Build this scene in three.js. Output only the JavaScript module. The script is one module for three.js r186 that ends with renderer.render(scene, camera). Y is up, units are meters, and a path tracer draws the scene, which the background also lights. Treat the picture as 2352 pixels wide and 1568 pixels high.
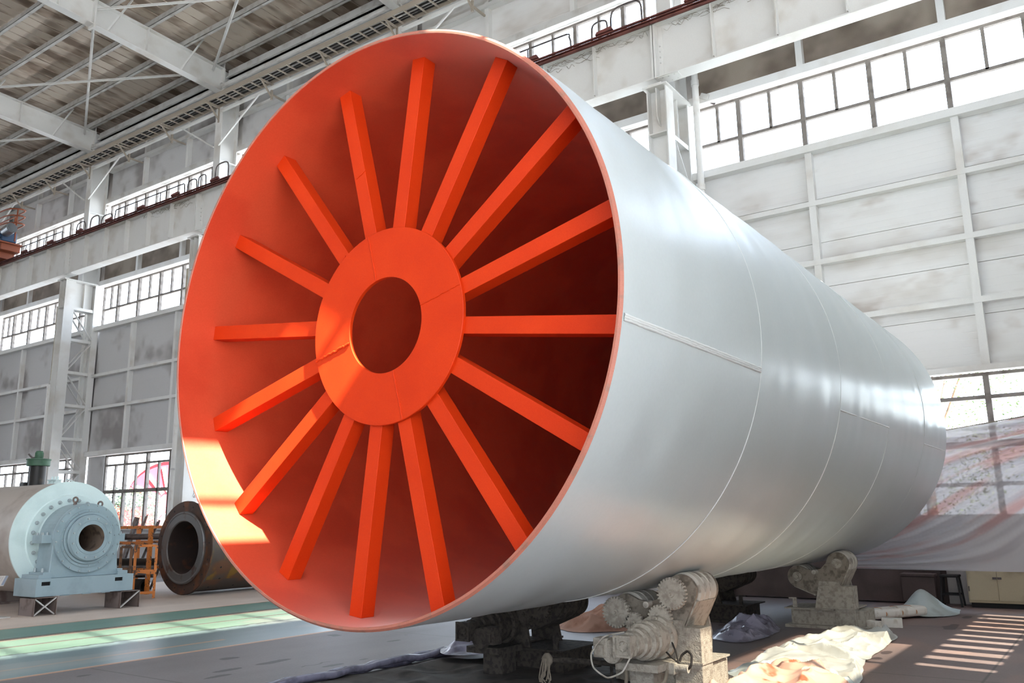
import * as THREE from 'three';
import { mergeGeometries } from 'three/addons/utils/BufferGeometryUtils.js';
import { RoundedBoxGeometry } from 'three/addons/geometries/RoundedBoxGeometry.js';

// ------------------------------------------------------------------ camera, sky, sun, exposure
const scene = new THREE.Scene();
const camera = new THREE.PerspectiveCamera(2 * Math.atan(784 / 1958.5) * 180 / Math.PI, 2352 / 1568, 0.05, 300);
camera.position.set(3.5635, 1.15, 11.6875);
camera.rotation.order = 'YXZ';
camera.rotation.set(0.2067, 0.6109, -0.0141);
const renderer = new THREE.WebGLRenderer({ antialias: true });
renderer.toneMapping = THREE.LinearToneMapping;
renderer.toneMappingExposure = 0.63;
renderer.shadowMap.enabled = true;
{ // bright hazy sky
  const W = 128, H = 64, d = new Float32Array(W * H * 4);
  for (let j = 0; j < H; j++) for (let i = 0; i < W; i++) {
    const el = Math.max(0, Math.sin((j + 0.5) / H * Math.PI - Math.PI / 2)), k = Math.pow(el, 0.6), o = (j * W + i) * 4;
    d[o] = 0.96 - 0.3 * k; d[o + 1] = 1.0 - 0.18 * k; d[o + 2] = 1.06; d[o + 3] = 1;
  }
  const sky = new THREE.DataTexture(d, W, H, THREE.RGBAFormat, THREE.FloatType);
  sky.mapping = THREE.EquirectangularReflectionMapping; sky.magFilter = THREE.LinearFilter; sky.needsUpdate = true;
  scene.background = sky; scene.backgroundIntensity = 10;
}
const SUN = new THREE.Vector3(1, 1.07, 0.185).normalize();
const sun = new THREE.DirectionalLight(new THREE.Color(1, 0.94, 0.86), 110);
sun.position.copy(SUN).multiplyScalar(40).add(new THREE.Vector3(-2, 1, 4)); sun.target.position.set(-2, 1, 4);
sun.castShadow = true; sun.shadow.radius = 1.2; sun.shadow.mapSize.set(4096, 4096);
Object.assign(sun.shadow.camera, { left: -30, right: 30, top: 30, bottom: -30, near: 1, far: 90 });
scene.add(sun, sun.target);

// ------------------------------------------------------------------ helpers
const V = (x, y, z) => new THREE.Vector3(x, y, z), PI = Math.PI, R_ = (d) => d * PI / 180;
let seed = 7; const rnd = () => { seed = (seed * 1664525 + 1013904223) >>> 0; return seed / 4294967296; };
const rr = (a, b) => a + (b - a) * rnd();
const used = new Map();
const numbered = (n) => { const k = used.get(n) || 0; used.set(n, k + 1); return k ? n + '_' + String(k).padStart(3, '0') : n; };
function prep(g) { // plain triangles with uv in metres by facing
  const n = g.index ? g.toNonIndexed() : g; if (n !== g && g.userData.keepUV) n.userData.keepUV = true;
  if (!n.attributes.normal) n.computeVertexNormals();
  if (!n.userData.keepUV) {
    const p = n.attributes.position, q = n.attributes.normal, uv = new Float32Array(p.count * 2);
    for (let t = 0; t < p.count; t += 3) {
      const ax = Math.abs(q.getX(t) + q.getX(t + 1) + q.getX(t + 2)), ay = Math.abs(q.getY(t) + q.getY(t + 1) + q.getY(t + 2)), az = Math.abs(q.getZ(t) + q.getZ(t + 1) + q.getZ(t + 2));
      for (let k = t; k < t + 3; k++) {
        const x = p.getX(k), y = p.getY(k), z = p.getZ(k);
        uv[2 * k] = ax >= ay && ax >= az ? z : x; uv[2 * k + 1] = ay > ax && ay > az ? z : y;
      }
    }
    n.setAttribute('uv', new THREE.BufferAttribute(uv, 2));
  }
  for (const k of Object.keys(n.attributes)) if (!['position', 'normal', 'uv'].includes(k)) n.deleteAttribute(k);
  n.morphAttributes = {}; return n;
}
const merge = (gs) => { gs = gs.flat(3); const m = gs.map(prep); return m.length === 1 ? m[0] : mergeGeometries(m, false); };
const APART = new Set('web_plate pipe_clamp pivot_bracket ear lead stretcher foot hinge rack_post rack_beam post stiffener stud wall_backing wall_panel pipe_socket weld_seam lifting_eye foot_pad hasp deck_sheet roof_cover concrete_slab string'.split(' '));
const TINY = /bolt$|terminal|^bore_plug/;
function mesh(name, geos, mat, parent) {
  if (APART.has(name) && Array.isArray(geos) && geos.length > 1 && parent !== scene) return geos.map((g) => mesh(name, g, mat, parent))[0];
  const m = new THREE.Mesh(merge([geos]), mat); m.name = parent === scene ? numbered(name) : name;
  m.castShadow = m.receiveShadow = true; if (TINY.test(name) && Array.isArray(geos) && geos.length > 3) m.userData.kind = 'stuff'; parent.add(m); return m;
}
function tag(o, label, category, group) { o.userData.label = label; o.userData.category = category; if (group) o.userData.group = group; return o; }
function thing(name, label, category, pos = [0, 0, 0], group) { const o = new THREE.Group(); o.name = numbered(name); o.position.set(...pos); scene.add(o); return tag(o, label, category, group); }
function struct(name) { const o = new THREE.Group(); o.name = numbered(name); o.userData.kind = 'structure'; scene.add(o); return o; }
const stuff = (o) => { o.userData.kind = 'stuff'; return o; };
// boxes by bounds
const bb = (x0, x1, y0, y1, z0, z1) => new THREE.BoxGeometry(Math.abs(x1 - x0), Math.abs(y1 - y0), Math.abs(z1 - z0)).translate((x0 + x1) / 2, (y0 + y1) / 2, (z0 + z1) / 2);
const rb = (x0, x1, y0, y1, z0, z1, r = 0.01) => new RoundedBoxGeometry(Math.abs(x1 - x0), Math.abs(y1 - y0), Math.abs(z1 - z0), 2, r).translate((x0 + x1) / 2, (y0 + y1) / 2, (z0 + z1) / 2);
function bar(a, b, w, h, up = V(0, 1, 0)) { // a box from a to b
  a = V(...a); b = V(...b); const d = b.clone().sub(a), L = d.length(), g = new THREE.BoxGeometry(w, h, L);
  const z = d.normalize(); if (Math.abs(z.dot(up)) > 0.98) up = V(0, 0, 1);
  const x = up.clone().cross(z).normalize(), y = z.clone().cross(x), M = new THREE.Matrix4().makeBasis(x, y, z);
  return g.applyMatrix4(M).translate((a.x + b.x) / 2, (a.y + b.y) / 2, (a.z + b.z) / 2);
}
function cyl(a, b, r0, r1 = r0, n = 20, open = false) {
  a = V(...a); b = V(...b); const d = b.clone().sub(a), g = new THREE.CylinderGeometry(r1, r0, d.length(), n, 1, open);
  return g.applyQuaternion(new THREE.Quaternion().setFromUnitVectors(V(0, 1, 0), d.normalize())).translate((a.x + b.x) / 2, (a.y + b.y) / 2, (a.z + b.z) / 2);
}
const tube = (pts, r, n = 40, m = 8, closed = false) => new THREE.TubeGeometry(new THREE.CatmullRomCurve3(pts.map((p) => V(...p)), closed, 'catmullrom', 0.3), n, r, m, closed);
// revolve [radius, along] about an axis: 'x' or 'z'
function lathe(prof, axis, n = 48, a0 = 0, a1 = 2 * PI) {
  const g = new THREE.LatheGeometry(prof.map(([r, t]) => new THREE.Vector2(r, t)), n, a0, a1 - a0);
  return axis === 'z' ? g.rotateX(PI / 2) : axis === 'x' ? g.rotateZ(-PI / 2) : g;
}
// flat faces by sharp profile: repeat each corner so that normals break
const sharp = (pts) => { const o = []; for (let i = 0; i < pts.length - 1; i++) o.push([pts[i], pts[i + 1]]); return o; };
const turned = (pts, axis, n = 48) => sharp(pts).map((s) => lathe(s, axis, n));
function extrude(pts, depth, bevel = 0) {
  const s = pts instanceof THREE.Shape ? pts : new THREE.Shape(pts.map(([x, y]) => new THREE.Vector2(x, y)));
  return new THREE.ExtrudeGeometry(s, { depth, bevelEnabled: bevel > 0, bevelSize: bevel, bevelThickness: bevel, bevelSegments: 1, curveSegments: 24 });
}
// noise
const hash = (x, y, s) => { let h = (x * 374761393 + y * 668265263 + s * 974711) | 0; h = Math.imul(h ^ (h >>> 13), 1274126177); return ((h ^ (h >>> 16)) >>> 0) / 4294967296; };
function vn(x, y, p, s) { const xi = Math.floor(x), yi = Math.floor(y), f = x - xi, g = y - yi, a = f * f * (3 - 2 * f), b = g * g * (3 - 2 * g), m = (v) => ((v % p) + p) % p;
  const h = (i, j) => hash(m(i), m(j), s); return (h(xi, yi) * (1 - a) + h(xi + 1, yi) * a) * (1 - b) + (h(xi, yi + 1) * (1 - a) + h(xi + 1, yi + 1) * a) * b; }
function fbm(u, v, p, s, oct = 4) { let t = 0, w = 0.5, n = 0; for (let k = 0; k < oct; k++) { t += w * vn(u * p, v * p, p, s + k); n += w; w *= 0.5; p *= 2; } return t / n; }
function tex(w, h, metres, fn, srgb = true) {
  const d = new Uint8Array(w * h * 4);
  for (let j = 0; j < h; j++) for (let i = 0; i < w; i++) { const c = fn(i / w, j / h), o = (j * w + i) * 4; for (let k = 0; k < 3; k++) d[o + k] = Math.max(0, Math.min(255, c[k])); d[o + 3] = 255; }
  const t = new THREE.DataTexture(d, w, h); t.wrapS = t.wrapT = THREE.RepeatWrapping; t.magFilter = THREE.LinearFilter; t.minFilter = THREE.LinearMipmapLinearFilter;
  t.repeat.set(1 / metres[0], 1 / metres[1]); if (srgb) t.colorSpace = THREE.SRGBColorSpace; t.needsUpdate = true; return t;
}
const mixc = (a, b, k) => a.map((x, i) => x + (b[i] - x) * k), sm = (a, b, x) => { x = Math.min(1, Math.max(0, (x - a) / (b - a))); return x * x * (3 - 2 * x); };
const grime = (base, dirt, lo, hi, p, s, fine = 5) => (u, v) => mixc(base, dirt, sm(lo, hi, fbm(u, v, p, s)) * 0.8).map((x) => x + fine * (hash((u * 512) | 0, (v * 512) | 0, s + 9) - 0.5));
const std = (o) => new THREE.MeshStandardMaterial(o), phy = (o) => new THREE.MeshPhysicalMaterial(o);

// ------------------------------------------------------------------ materials
const M = {};
M.steel = std({ map: tex(512, 512, [3, 3], grime([224, 223, 220], [200, 194, 186], 0.5, 0.9, 6, 11)), roughness: 0.55 });
M.steelGrey = std({ map: tex(256, 256, [2, 2], grime([204, 203, 200], [160, 153, 145], 0.5, 0.85, 6, 14)), roughness: 0.6 });
const ribs = tex(64, 512, [1, 1.2], (u, v) => { const k = (v * 12) % 1, f = Math.abs(k - 0.5) < 0.04 ? 90 : 200; return [f, f, f]; }, false);
M.siding = std({ map: tex(1024, 512, [6, 3], (u, v) => {
  let c = mixc([228, 227, 225], [186, 178, 170], sm(0.5, 0.85, fbm(u, v, 5, 21)) * 0.7);
  c = mixc(c, [150, 134, 122], sm(0.6, 0.85, fbm(u, v, 9, 25)) * 0.5);
  return c; }), roughness: 0.7, bumpMap: ribs, bumpScale: 0.002 });
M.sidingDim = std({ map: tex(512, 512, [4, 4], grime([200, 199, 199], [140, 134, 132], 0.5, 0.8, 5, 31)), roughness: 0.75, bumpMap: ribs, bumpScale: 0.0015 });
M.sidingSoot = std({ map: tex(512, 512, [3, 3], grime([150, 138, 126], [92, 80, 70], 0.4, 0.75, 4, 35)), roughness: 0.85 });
M.deck = [41, 47, 53].map((s) => std({ map: tex(256, 512, [1.6, 3.1], (u, v) => { let c = mixc([206, 194, 180], [160, 142, 126], sm(0.5, 0.72, fbm(u, v, 4, s)) * 0.8); return mixc(c, [96, 78, 64], sm(0.62, 0.84, fbm(u, v, 3, s + 3, 3)) * 0.75); }), roughness: 0.8 }));
M.frame = std({ map: tex(256, 256, [0.8, 0.8], grime([128, 121, 115], [100, 92, 86], 0.45, 0.8, 8, 61, 8)), roughness: 0.75 });
M.glass = phy({ color: 0xf2f7fa, transmission: 1, thickness: 0, roughness: 0.04, ior: 1.5 });
M.glassDusty = phy({ color: 0x84827a, transmission: 1, thickness: 0, roughness: 0.12, ior: 1.5 });
M.glassHazy = phy({ color: 0xb4b0a8, transmission: 1, thickness: 0, roughness: 0.1, ior: 1.5 });
M.glassDirty = phy({ color: 0x5e5c56, transmission: 1, thickness: 0, roughness: 0.14, ior: 1.5 });
M.busbar = std({ map: tex(256, 64, [1, 0.2], grime([118, 66, 60], [72, 38, 36], 0.4, 0.8, 5, 65, 12)), roughness: 0.7 });
M.rail = std({ color: 0x6e6a66, roughness: 0.55, metalness: 0.3 });
M.pipeWhite = std({ map: tex(256, 256, [1.5, 1.5], grime([230, 228, 224], [196, 186, 174], 0.55, 0.85, 5, 67)), roughness: 0.4 });
M.pipeBeige = std({ map: tex(256, 256, [1, 1], grime([186, 178, 158], [140, 128, 108], 0.45, 0.8, 5, 69)), roughness: 0.6 });
M.tray = std({ color: 0xa79c8e, roughness: 0.6, metalness: 0.2 });
M.cable = std({ color: 0x2a2624, roughness: 0.8 });
M.black = std({ color: 0x1c1a1a, roughness: 0.7 });
const streak = tex(512, 512, [5.2, 4.2], (u, v) => { const k = 255 * (0.5 * fbm(u, v, 9, 76, 3) + 0.5 * fbm(u, v, 22, 78, 2)); return [k, 178 + 0.3 * k, k]; }, false);
M.shellOut = phy({ map: tex(1024, 512, [10.4, 5.2], (u, v) => mixc([206, 215, 217], [198, 206, 206], fbm(u, v, 12, 75)).map((x) => x + 3 * (hash((u * 1024) | 0, (v * 512) | 0, 3) - 0.5))), roughness: 0.41, roughnessMap: streak, clearcoat: 0.25, clearcoatRoughness: 0.22 });
M.weldWhite = std({ color: 0xe6e9e7, roughness: 0.4 });
M.shellIn = phy({ map: tex(512, 512, [3, 3], grime([204, 75, 46], [190, 63, 38], 0.4, 0.7, 8, 81, 6)), roughness: 0.42, sheen: 1, sheenColor: new THREE.Color(1, 0.82, 0.74), sheenRoughness: 0.6 });
M.spoke = phy({ map: tex(512, 512, [1.2, 1.2], (u, v) => mixc([203, 57, 13], [191, 48, 9], fbm(u, v, 6, 83)).map((x) => x + 8 * (hash((u * 512) | 0, (v * 512) | 0, 8) - 0.5))), roughness: 0.55, specularIntensity: 0.35 });
M.rim = std({ map: tex(256, 256, [0.6, 0.6], grime([172, 106, 88], [134, 104, 90], 0.5, 0.85, 12, 85, 10)), roughness: 0.5 });
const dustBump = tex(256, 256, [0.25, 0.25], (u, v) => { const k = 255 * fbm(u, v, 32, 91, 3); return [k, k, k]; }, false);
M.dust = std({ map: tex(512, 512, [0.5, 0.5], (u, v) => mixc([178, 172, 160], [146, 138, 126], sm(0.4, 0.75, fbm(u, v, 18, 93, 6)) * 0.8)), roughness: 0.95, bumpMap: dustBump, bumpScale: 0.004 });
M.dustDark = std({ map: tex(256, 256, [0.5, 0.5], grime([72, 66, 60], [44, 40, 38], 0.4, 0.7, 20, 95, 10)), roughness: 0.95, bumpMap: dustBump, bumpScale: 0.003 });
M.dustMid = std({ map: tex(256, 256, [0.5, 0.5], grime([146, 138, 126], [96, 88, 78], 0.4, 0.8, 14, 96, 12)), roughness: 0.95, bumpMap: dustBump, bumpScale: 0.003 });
M.wheel = std({ map: tex(256, 256, [0.5, 0.5], grime([196, 192, 182], [128, 118, 106], 0.5, 0.8, 8, 97)), roughness: 0.6 });
M.mint = std({ map: tex(256, 256, [1.5, 1.5], grime([216, 233, 231], [198, 217, 215], 0.4, 0.8, 5, 101, 4)), roughness: 0.45 });
M.millBody = std({ map: tex(512, 256, [2.5, 1.5], grime([176, 168, 160], [150, 136, 126], 0.4, 0.75, 6, 103)), roughness: 0.5 });
M.slate = std({ map: tex(256, 256, [1, 1], grime([150, 168, 175], [136, 153, 160], 0.4, 0.8, 6, 105, 4)), roughness: 0.42 });
M.bolt = std({ color: 0xa8b2b4, roughness: 0.45, metalness: 0.1 });
M.standSteel = std({ map: tex(256, 256, [0.6, 0.6], grime([126, 112, 106], [92, 74, 66], 0.45, 0.8, 6, 107)), roughness: 0.7 });
M.rust = std({ map: tex(512, 512, [1.6, 1.6], (u, v) => mixc(mixc([74, 56, 48], [112, 72, 50], sm(0.5, 0.75, fbm(u, v, 8, 111))), [120, 110, 104], sm(0.68, 0.85, fbm(u, v, 12, 113)) * 0.7)), roughness: 0.55, metalness: 0.35 });
M.rustBody = std({ map: tex(512, 512, [1.6, 1.6], (u, v) => mixc(mixc([92, 82, 76], [116, 82, 62], sm(0.45, 0.7, fbm(u, v, 5, 115))), [156, 118, 40], sm(0.62, 0.78, vn(u * 9, v * 3, 9, 117) * 0.6 + fbm(u, v, 16, 119) * 0.4) * 0.7)), roughness: 0.5, metalness: 0.35 });
M.ringSteel = std({ map: tex(256, 256, [1, 1], grime([118, 116, 116], [92, 70, 60], 0.6, 0.8, 6, 121)), roughness: 0.38, metalness: 0.6 });
M.boreDark = std({ map: tex(256, 256, [1, 1], grime([48, 36, 32], [80, 48, 34], 0.6, 0.85, 8, 123)), roughness: 0.7 });
M.boreBrown = std({ map: tex(256, 256, [0.5, 0.5], grime([126, 108, 94], [80, 66, 56], 0.45, 0.8, 8, 124)), roughness: 0.7 });
M.motorGreen = std({ map: tex(256, 256, [1, 1], grime([72, 110, 84], [50, 80, 62], 0.4, 0.8, 6, 125)), roughness: 0.5 });
M.motorDark = std({ map: tex(256, 256, [1, 1], grime([42, 40, 38], [70, 60, 52], 0.6, 0.85, 6, 127)), roughness: 0.45, metalness: 0.3 });
M.rackOrange = std({ map: tex(256, 256, [0.4, 0.4], (u, v) => mixc([212, 124, 52], [96, 70, 56], sm(0.58, 0.68, fbm(u, v, 10, 129)))), roughness: 0.6 });
M.rackBrown = std({ map: tex(256, 256, [0.5, 0.5], grime([130, 92, 66], [84, 64, 54], 0.45, 0.75, 8, 131)), roughness: 0.7 });
M.scrap = std({ map: tex(256, 256, [0.6, 0.6], grime([104, 96, 94], [62, 54, 52], 0.45, 0.75, 6, 133)), roughness: 0.6, metalness: 0.3 });
M.craneOrange = std({ color: 0x8a4526, roughness: 0.55 });
M.craneBlue = std({ color: 0x27405c, roughness: 0.5 });
M.silver = std({ color: 0x9ca0a4, roughness: 0.3, metalness: 0.8 });
M.cabinet = std({ map: tex(256, 256, [1.2, 1.2], grime([196, 182, 150], [158, 142, 114], 0.45, 0.8, 5, 135)), roughness: 0.5 });
M.foam = std({ map: tex(128, 128, [0.4, 0.4], grime([238, 232, 222], [206, 196, 180], 0.5, 0.8, 6, 137)), roughness: 0.9 });
M.plasticWhite = phy({ map: tex(512, 512, [1.5, 1.5], grime([214, 216, 210], [186, 182, 170], 0.5, 0.8, 6, 141)), roughness: 0.42, side: THREE.DoubleSide, transmission: 0.25, thickness: 0 });
M.plasticGrey = phy({ map: tex(512, 512, [1.5, 1.5], grime([196, 206, 204], [160, 164, 158], 0.5, 0.8, 6, 143)), roughness: 0.4, side: THREE.DoubleSide });
M.plasticOrange = phy({ map: tex(512, 512, [1.2, 1.2], (u, v) => mixc(mixc([224, 172, 144], [236, 200, 182], fbm(u, v, 5, 145)), [176, 104, 72], sm(0.62, 0.78, fbm(u, v, 9, 147)))), roughness: 0.42, side: THREE.DoubleSide });
M.paperBrown = std({ map: tex(256, 256, [0.8, 0.8], grime([186, 146, 128], [150, 108, 90], 0.45, 0.8, 6, 149)), roughness: 0.8, side: THREE.DoubleSide });
M.filmDark = phy({ map: tex(256, 256, [1, 1], grime([58, 54, 56], [40, 36, 38], 0.4, 0.8, 6, 151)), roughness: 0.28, side: THREE.DoubleSide });
M.filmViolet = phy({ map: tex(256, 256, [0.6, 0.6], grime([150, 148, 168], [104, 100, 116], 0.45, 0.75, 6, 153)), roughness: 0.25, side: THREE.DoubleSide });
M.skid = std({ map: tex(256, 256, [1, 1], grime([74, 68, 64], [46, 42, 40], 0.45, 0.75, 8, 155, 10)), roughness: 0.85 });
M.rope = std({ color: 0x8a8072, roughness: 0.95 });
M.curtain = phy({ map: tex(64, 512, [1, 1], (u, v) => { const k = fbm(u, v, 14, 161, 3) * 0.6 + fbm(0.5, v, 26, 163, 2) * 0.4; return mixc([204, 200, 203], [200, 164, 160], sm(0.46, 0.7, k)); }), transmission: 0.12, thickness: 0, roughness: 0.6, side: THREE.DoubleSide });
M.concrete = std({ map: tex(512, 512, [4, 4], grime([132, 124, 122], [104, 96, 94], 0.4, 0.75, 8, 165, 8)), roughness: 0.6 });
M.paving = std({ map: tex(256, 256, [4, 4], grime([168, 170, 172], [140, 142, 144], 0.4, 0.75, 8, 166, 8)), roughness: 0.8 });
M.plaster = std({ map: tex(256, 256, [3, 3], grime([186, 182, 178], [146, 138, 130], 0.5, 0.85, 5, 167)), roughness: 0.8 });
M.wallDark = std({ map: tex(256, 256, [2, 2], grime([86, 72, 68], [62, 50, 46], 0.4, 0.8, 5, 169)), roughness: 0.8 });

// ------------------------------------------------------------------ measures of the hall
const BAY = [-26.14, -20.05, -13.97, -7.86, -1.74, 4.35], ZW = -1.1;
const DC = { x: 0.245, y: 2.253, z: 8.446, R: 1.649, L: 8.45 };

// floor: concrete with painted walkway, rails and joints
{
  const X0 = -13, X1 = 4.45, Z0 = -1.1, Z1 = 12.3, W = 2048, H = 1572, cv = document.createElement('canvas'), rv = document.createElement('canvas');
  cv.width = W; cv.height = H; rv.width = W / 2; rv.height = H / 2;
  const c = cv.getContext('2d'), q = rv.getContext('2d'), k = W / (X1 - X0), px = (x) => (x - X0) * k, pz = (z) => (z - Z0) * k;
  c.fillStyle = 'rgb(112,104,106)'; c.fillRect(0, 0, W, H); q.fillStyle = 'rgb(0,132,0)'; q.fillRect(0, 0, W, H);
  const strip = (x0, x1, col, rough) => { c.fillStyle = col; c.fillRect(px(x0), 0, px(x1) - px(x0), H); if (rough !== undefined) { q.fillStyle = `rgb(0,${rough},0)`; q.fillRect(px(x0) / 2, 0, (px(x1) - px(x0)) / 2, H); } };
  strip(-13, -7.2, 'rgb(196,180,168)', 150); strip(-7.2, -6.26, 'rgb(102,136,124)', 95); strip(-6.26, -6.06, 'rgb(166,144,130)', 120);
  strip(-6.06, -5.0, 'rgb(106,134,120)', 92); strip(-5.0, -3.68, 'rgb(108,128,132)', 78);
  strip(-7.23, -7.17, 'rgb(176,138,112)'); strip(-3.71, -3.64, 'rgb(190,146,116)');
  c.fillStyle = 'rgb(186,146,112)'; c.fillRect(px(-4.16), pz(5.9), 7, pz(9) - pz(5.9));
  const img = c.getImageData(0, 0, W, H), d = img.data;
  for (let j = 0; j < H; j++) for (let i = 0; i < W; i++) {
    const o = (j * W + i) * 4, u = i / W, v = j / W, a = fbm(u, v, 10, 171, 5) - 0.5, b = fbm(u * 1, v * 0.25, 60, 175, 2) - 0.5, x = X0 + i / k, n = (hash(i, j, 5) - 0.5) * 10;
    let m = 46 * a + 16 * b + n; const worn = sm(0.62, 0.74, fbm(u, v * 0.3, 26, 177, 3));
    for (let t = 0; t < 3; t++) d[o + t] += m;
    if (x > -7.2 && x < -3.6) { const wq = worn * 0.55; d[o] += (150 - d[o]) * wq; d[o + 1] += (148 - d[o + 1]) * wq; d[o + 2] += (142 - d[o + 2]) * wq; }
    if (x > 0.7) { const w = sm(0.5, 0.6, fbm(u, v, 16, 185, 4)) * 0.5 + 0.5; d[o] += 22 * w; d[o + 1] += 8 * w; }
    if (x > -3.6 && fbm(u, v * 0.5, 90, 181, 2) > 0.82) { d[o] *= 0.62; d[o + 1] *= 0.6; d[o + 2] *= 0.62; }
  }
  c.putImageData(img, 0, 0);
  c.strokeStyle = 'rgba(58,52,52,0.75)'; c.lineWidth = 2;
  for (let t = 0; t < 34; t++) { const x = rr(-3.4, 4), z = rr(2, 12), l = rr(0.15, 1.1); c.beginPath(); c.moveTo(px(x), pz(z)); for (let s = 1; s < 6; s++) c.lineTo(px(x + rr(-0.03, 0.03)), pz(z + l * s / 5)); c.stroke(); }
  c.fillStyle = 'rgba(60,66,62,0.8)'; c.fillRect(px(-5.01), 0, 3, H);
  for (let z = 0; z < 13; z += 0.05) c.fillRect(px(-5.0 + rr(-0.03, 0.03)), pz(z), rr(2, 6), 5);
  c.strokeStyle = 'rgba(70,64,64,0.8)'; c.lineWidth = 2; for (const z of [1.5, 4.6, 7.6, 10.4]) { c.beginPath(); c.moveTo(px(-3.6), pz(z)); c.lineTo(W, pz(z + 0.02)); c.stroke(); }
  for (const x of [-1.6, 2.6]) { c.beginPath(); c.moveTo(px(x), 0); c.lineTo(px(x), H); c.stroke(); }
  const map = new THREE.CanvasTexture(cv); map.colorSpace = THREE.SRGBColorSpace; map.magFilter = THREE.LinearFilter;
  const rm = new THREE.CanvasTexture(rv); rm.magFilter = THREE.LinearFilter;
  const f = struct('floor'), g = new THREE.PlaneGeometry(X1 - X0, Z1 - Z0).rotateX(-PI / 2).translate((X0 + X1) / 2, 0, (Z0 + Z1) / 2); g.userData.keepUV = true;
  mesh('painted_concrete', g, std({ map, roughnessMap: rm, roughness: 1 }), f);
  mesh('concrete_slab', [bb(-45, 4.6, -0.3, -0.002, -1.3, 23.2), bb(-45, X0, -0.002, 0, ZW, 23), bb(X0, 4.45, -0.002, 0, Z1, 23)], M.concrete, f);
  for (const x of [-6.2, -6.12]) mesh('floor_rail', bb(x - 0.014, x + 0.014, 0, 0.006, -1, 23), M.rail, f);
  mesh('joint_cover', bb(-5.55, -5.51, 0, 0.005, -1, 23), M.rail, f);
}

// ceiling: deck of long metal strips with standing seams, eave closure, far slope
const deckY = (z) => 12.93 + 0.042 * z;
{
  const c = struct('ceiling'), L = 9.2, s = Math.hypot(L, 0.042 * L);
  const strip = new THREE.BoxGeometry(0.305, 0.03, s).rotateX(-Math.atan(0.042)), lip = new THREE.BoxGeometry(0.014, 0.045, s).rotateX(-Math.atan(0.042)).translate(0.158, -0.008, 0);
  const variants = M.deck.map((m, i) => { const g = merge([strip.clone(), lip.clone()]), uv = g.attributes.uv; for (let t = 0; t < uv.count; t++) uv.setXY(t, uv.getX(t) + 0.5 * i, uv.getY(t)); return g; });
  let n = 0;
  for (let x = -33; x < -4; x += 0.325, n++) {
    const m = new THREE.Mesh(variants[n % 3], M.deck[(n * 7 + (n >> 2)) % 3]); m.name = 'deck_strip'; m.castShadow = m.receiveShadow = true;
    m.position.set(x, deckY(-1.3 + L / 2) + (hash(n, 2, 3) - 0.5) * 0.006, -1.3 + L / 2); c.add(m);
  }
  const sheetAt = (x0, x1, z0, z1, ya, yb) => bar([(x0 + x1) / 2, ya, z0], [(x0 + x1) / 2, yb, z1], x1 - x0, 0.04);
  mesh('deck_sheet', [sheetAt(-4.18, 4.7, -1.3, 7.9, deckY(-1.3), deckY(7.9)), sheetAt(-45.2, -33.16, -1.3, 7.9, deckY(-1.3), deckY(7.9)), sheetAt(-45.2, 4.7, 7.9, 11, deckY(7.9), deckY(11)), sheetAt(-45.2, 4.7, 11, 23.2, deckY(11), deckY(-1.3))], M.deck[1], c);
  mesh('roof_cover', [sheetAt(-45.2, 4.7, -1.3, 11, deckY(-1.3) + 0.12, deckY(11) + 0.12), sheetAt(-45.2, 4.7, 11, 23.2, deckY(11) + 0.12, deckY(-1.3) + 0.12)], M.steelGrey, c);
  mesh('eave_closure', bb(-45, 4.45, 12.3, 12.62, -1.02, -0.86), M.steelGrey, c);
}

// ------------------------------------------------------------------ back wall, bay by bay
const wall = struct('wall_back');
const panel = (x0, x1, y0, y1, mat, gap = 0.006) => mesh('siding_panel', bb(x0 + gap, x1 - gap, y0 + gap, y1 - gap, ZW - 0.08, ZW + (hash((x0 * 50) | 0, (y0 * 50) | 0, 4) - 0.5) * 0.006), mat, wall);
const girt = (x0, x1, y0, y1, d = 0.13, mat = M.steel, name = 'girt') => mesh(name, [bb(x0, x1, y0, y1, ZW, ZW + d)], mat, wall);
mesh('wall_backing', [bb(-45.2, 4.6, -0.3, 1.04, -1.32, -1.19), bb(-45.2, 4.6, 3.06, 6.68, -1.32, -1.19), bb(-45.2, 4.6, 8.02, 8.98, -1.32, -1.19), bb(-45.2, 4.6, 10.52, 13.0, -1.32, -1.19)], M.plaster, wall);
mesh('wall_end', [bb(-45.2, -26.3, 0, 12.9, -1.19, ZW)], M.sidingDim, wall);
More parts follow.
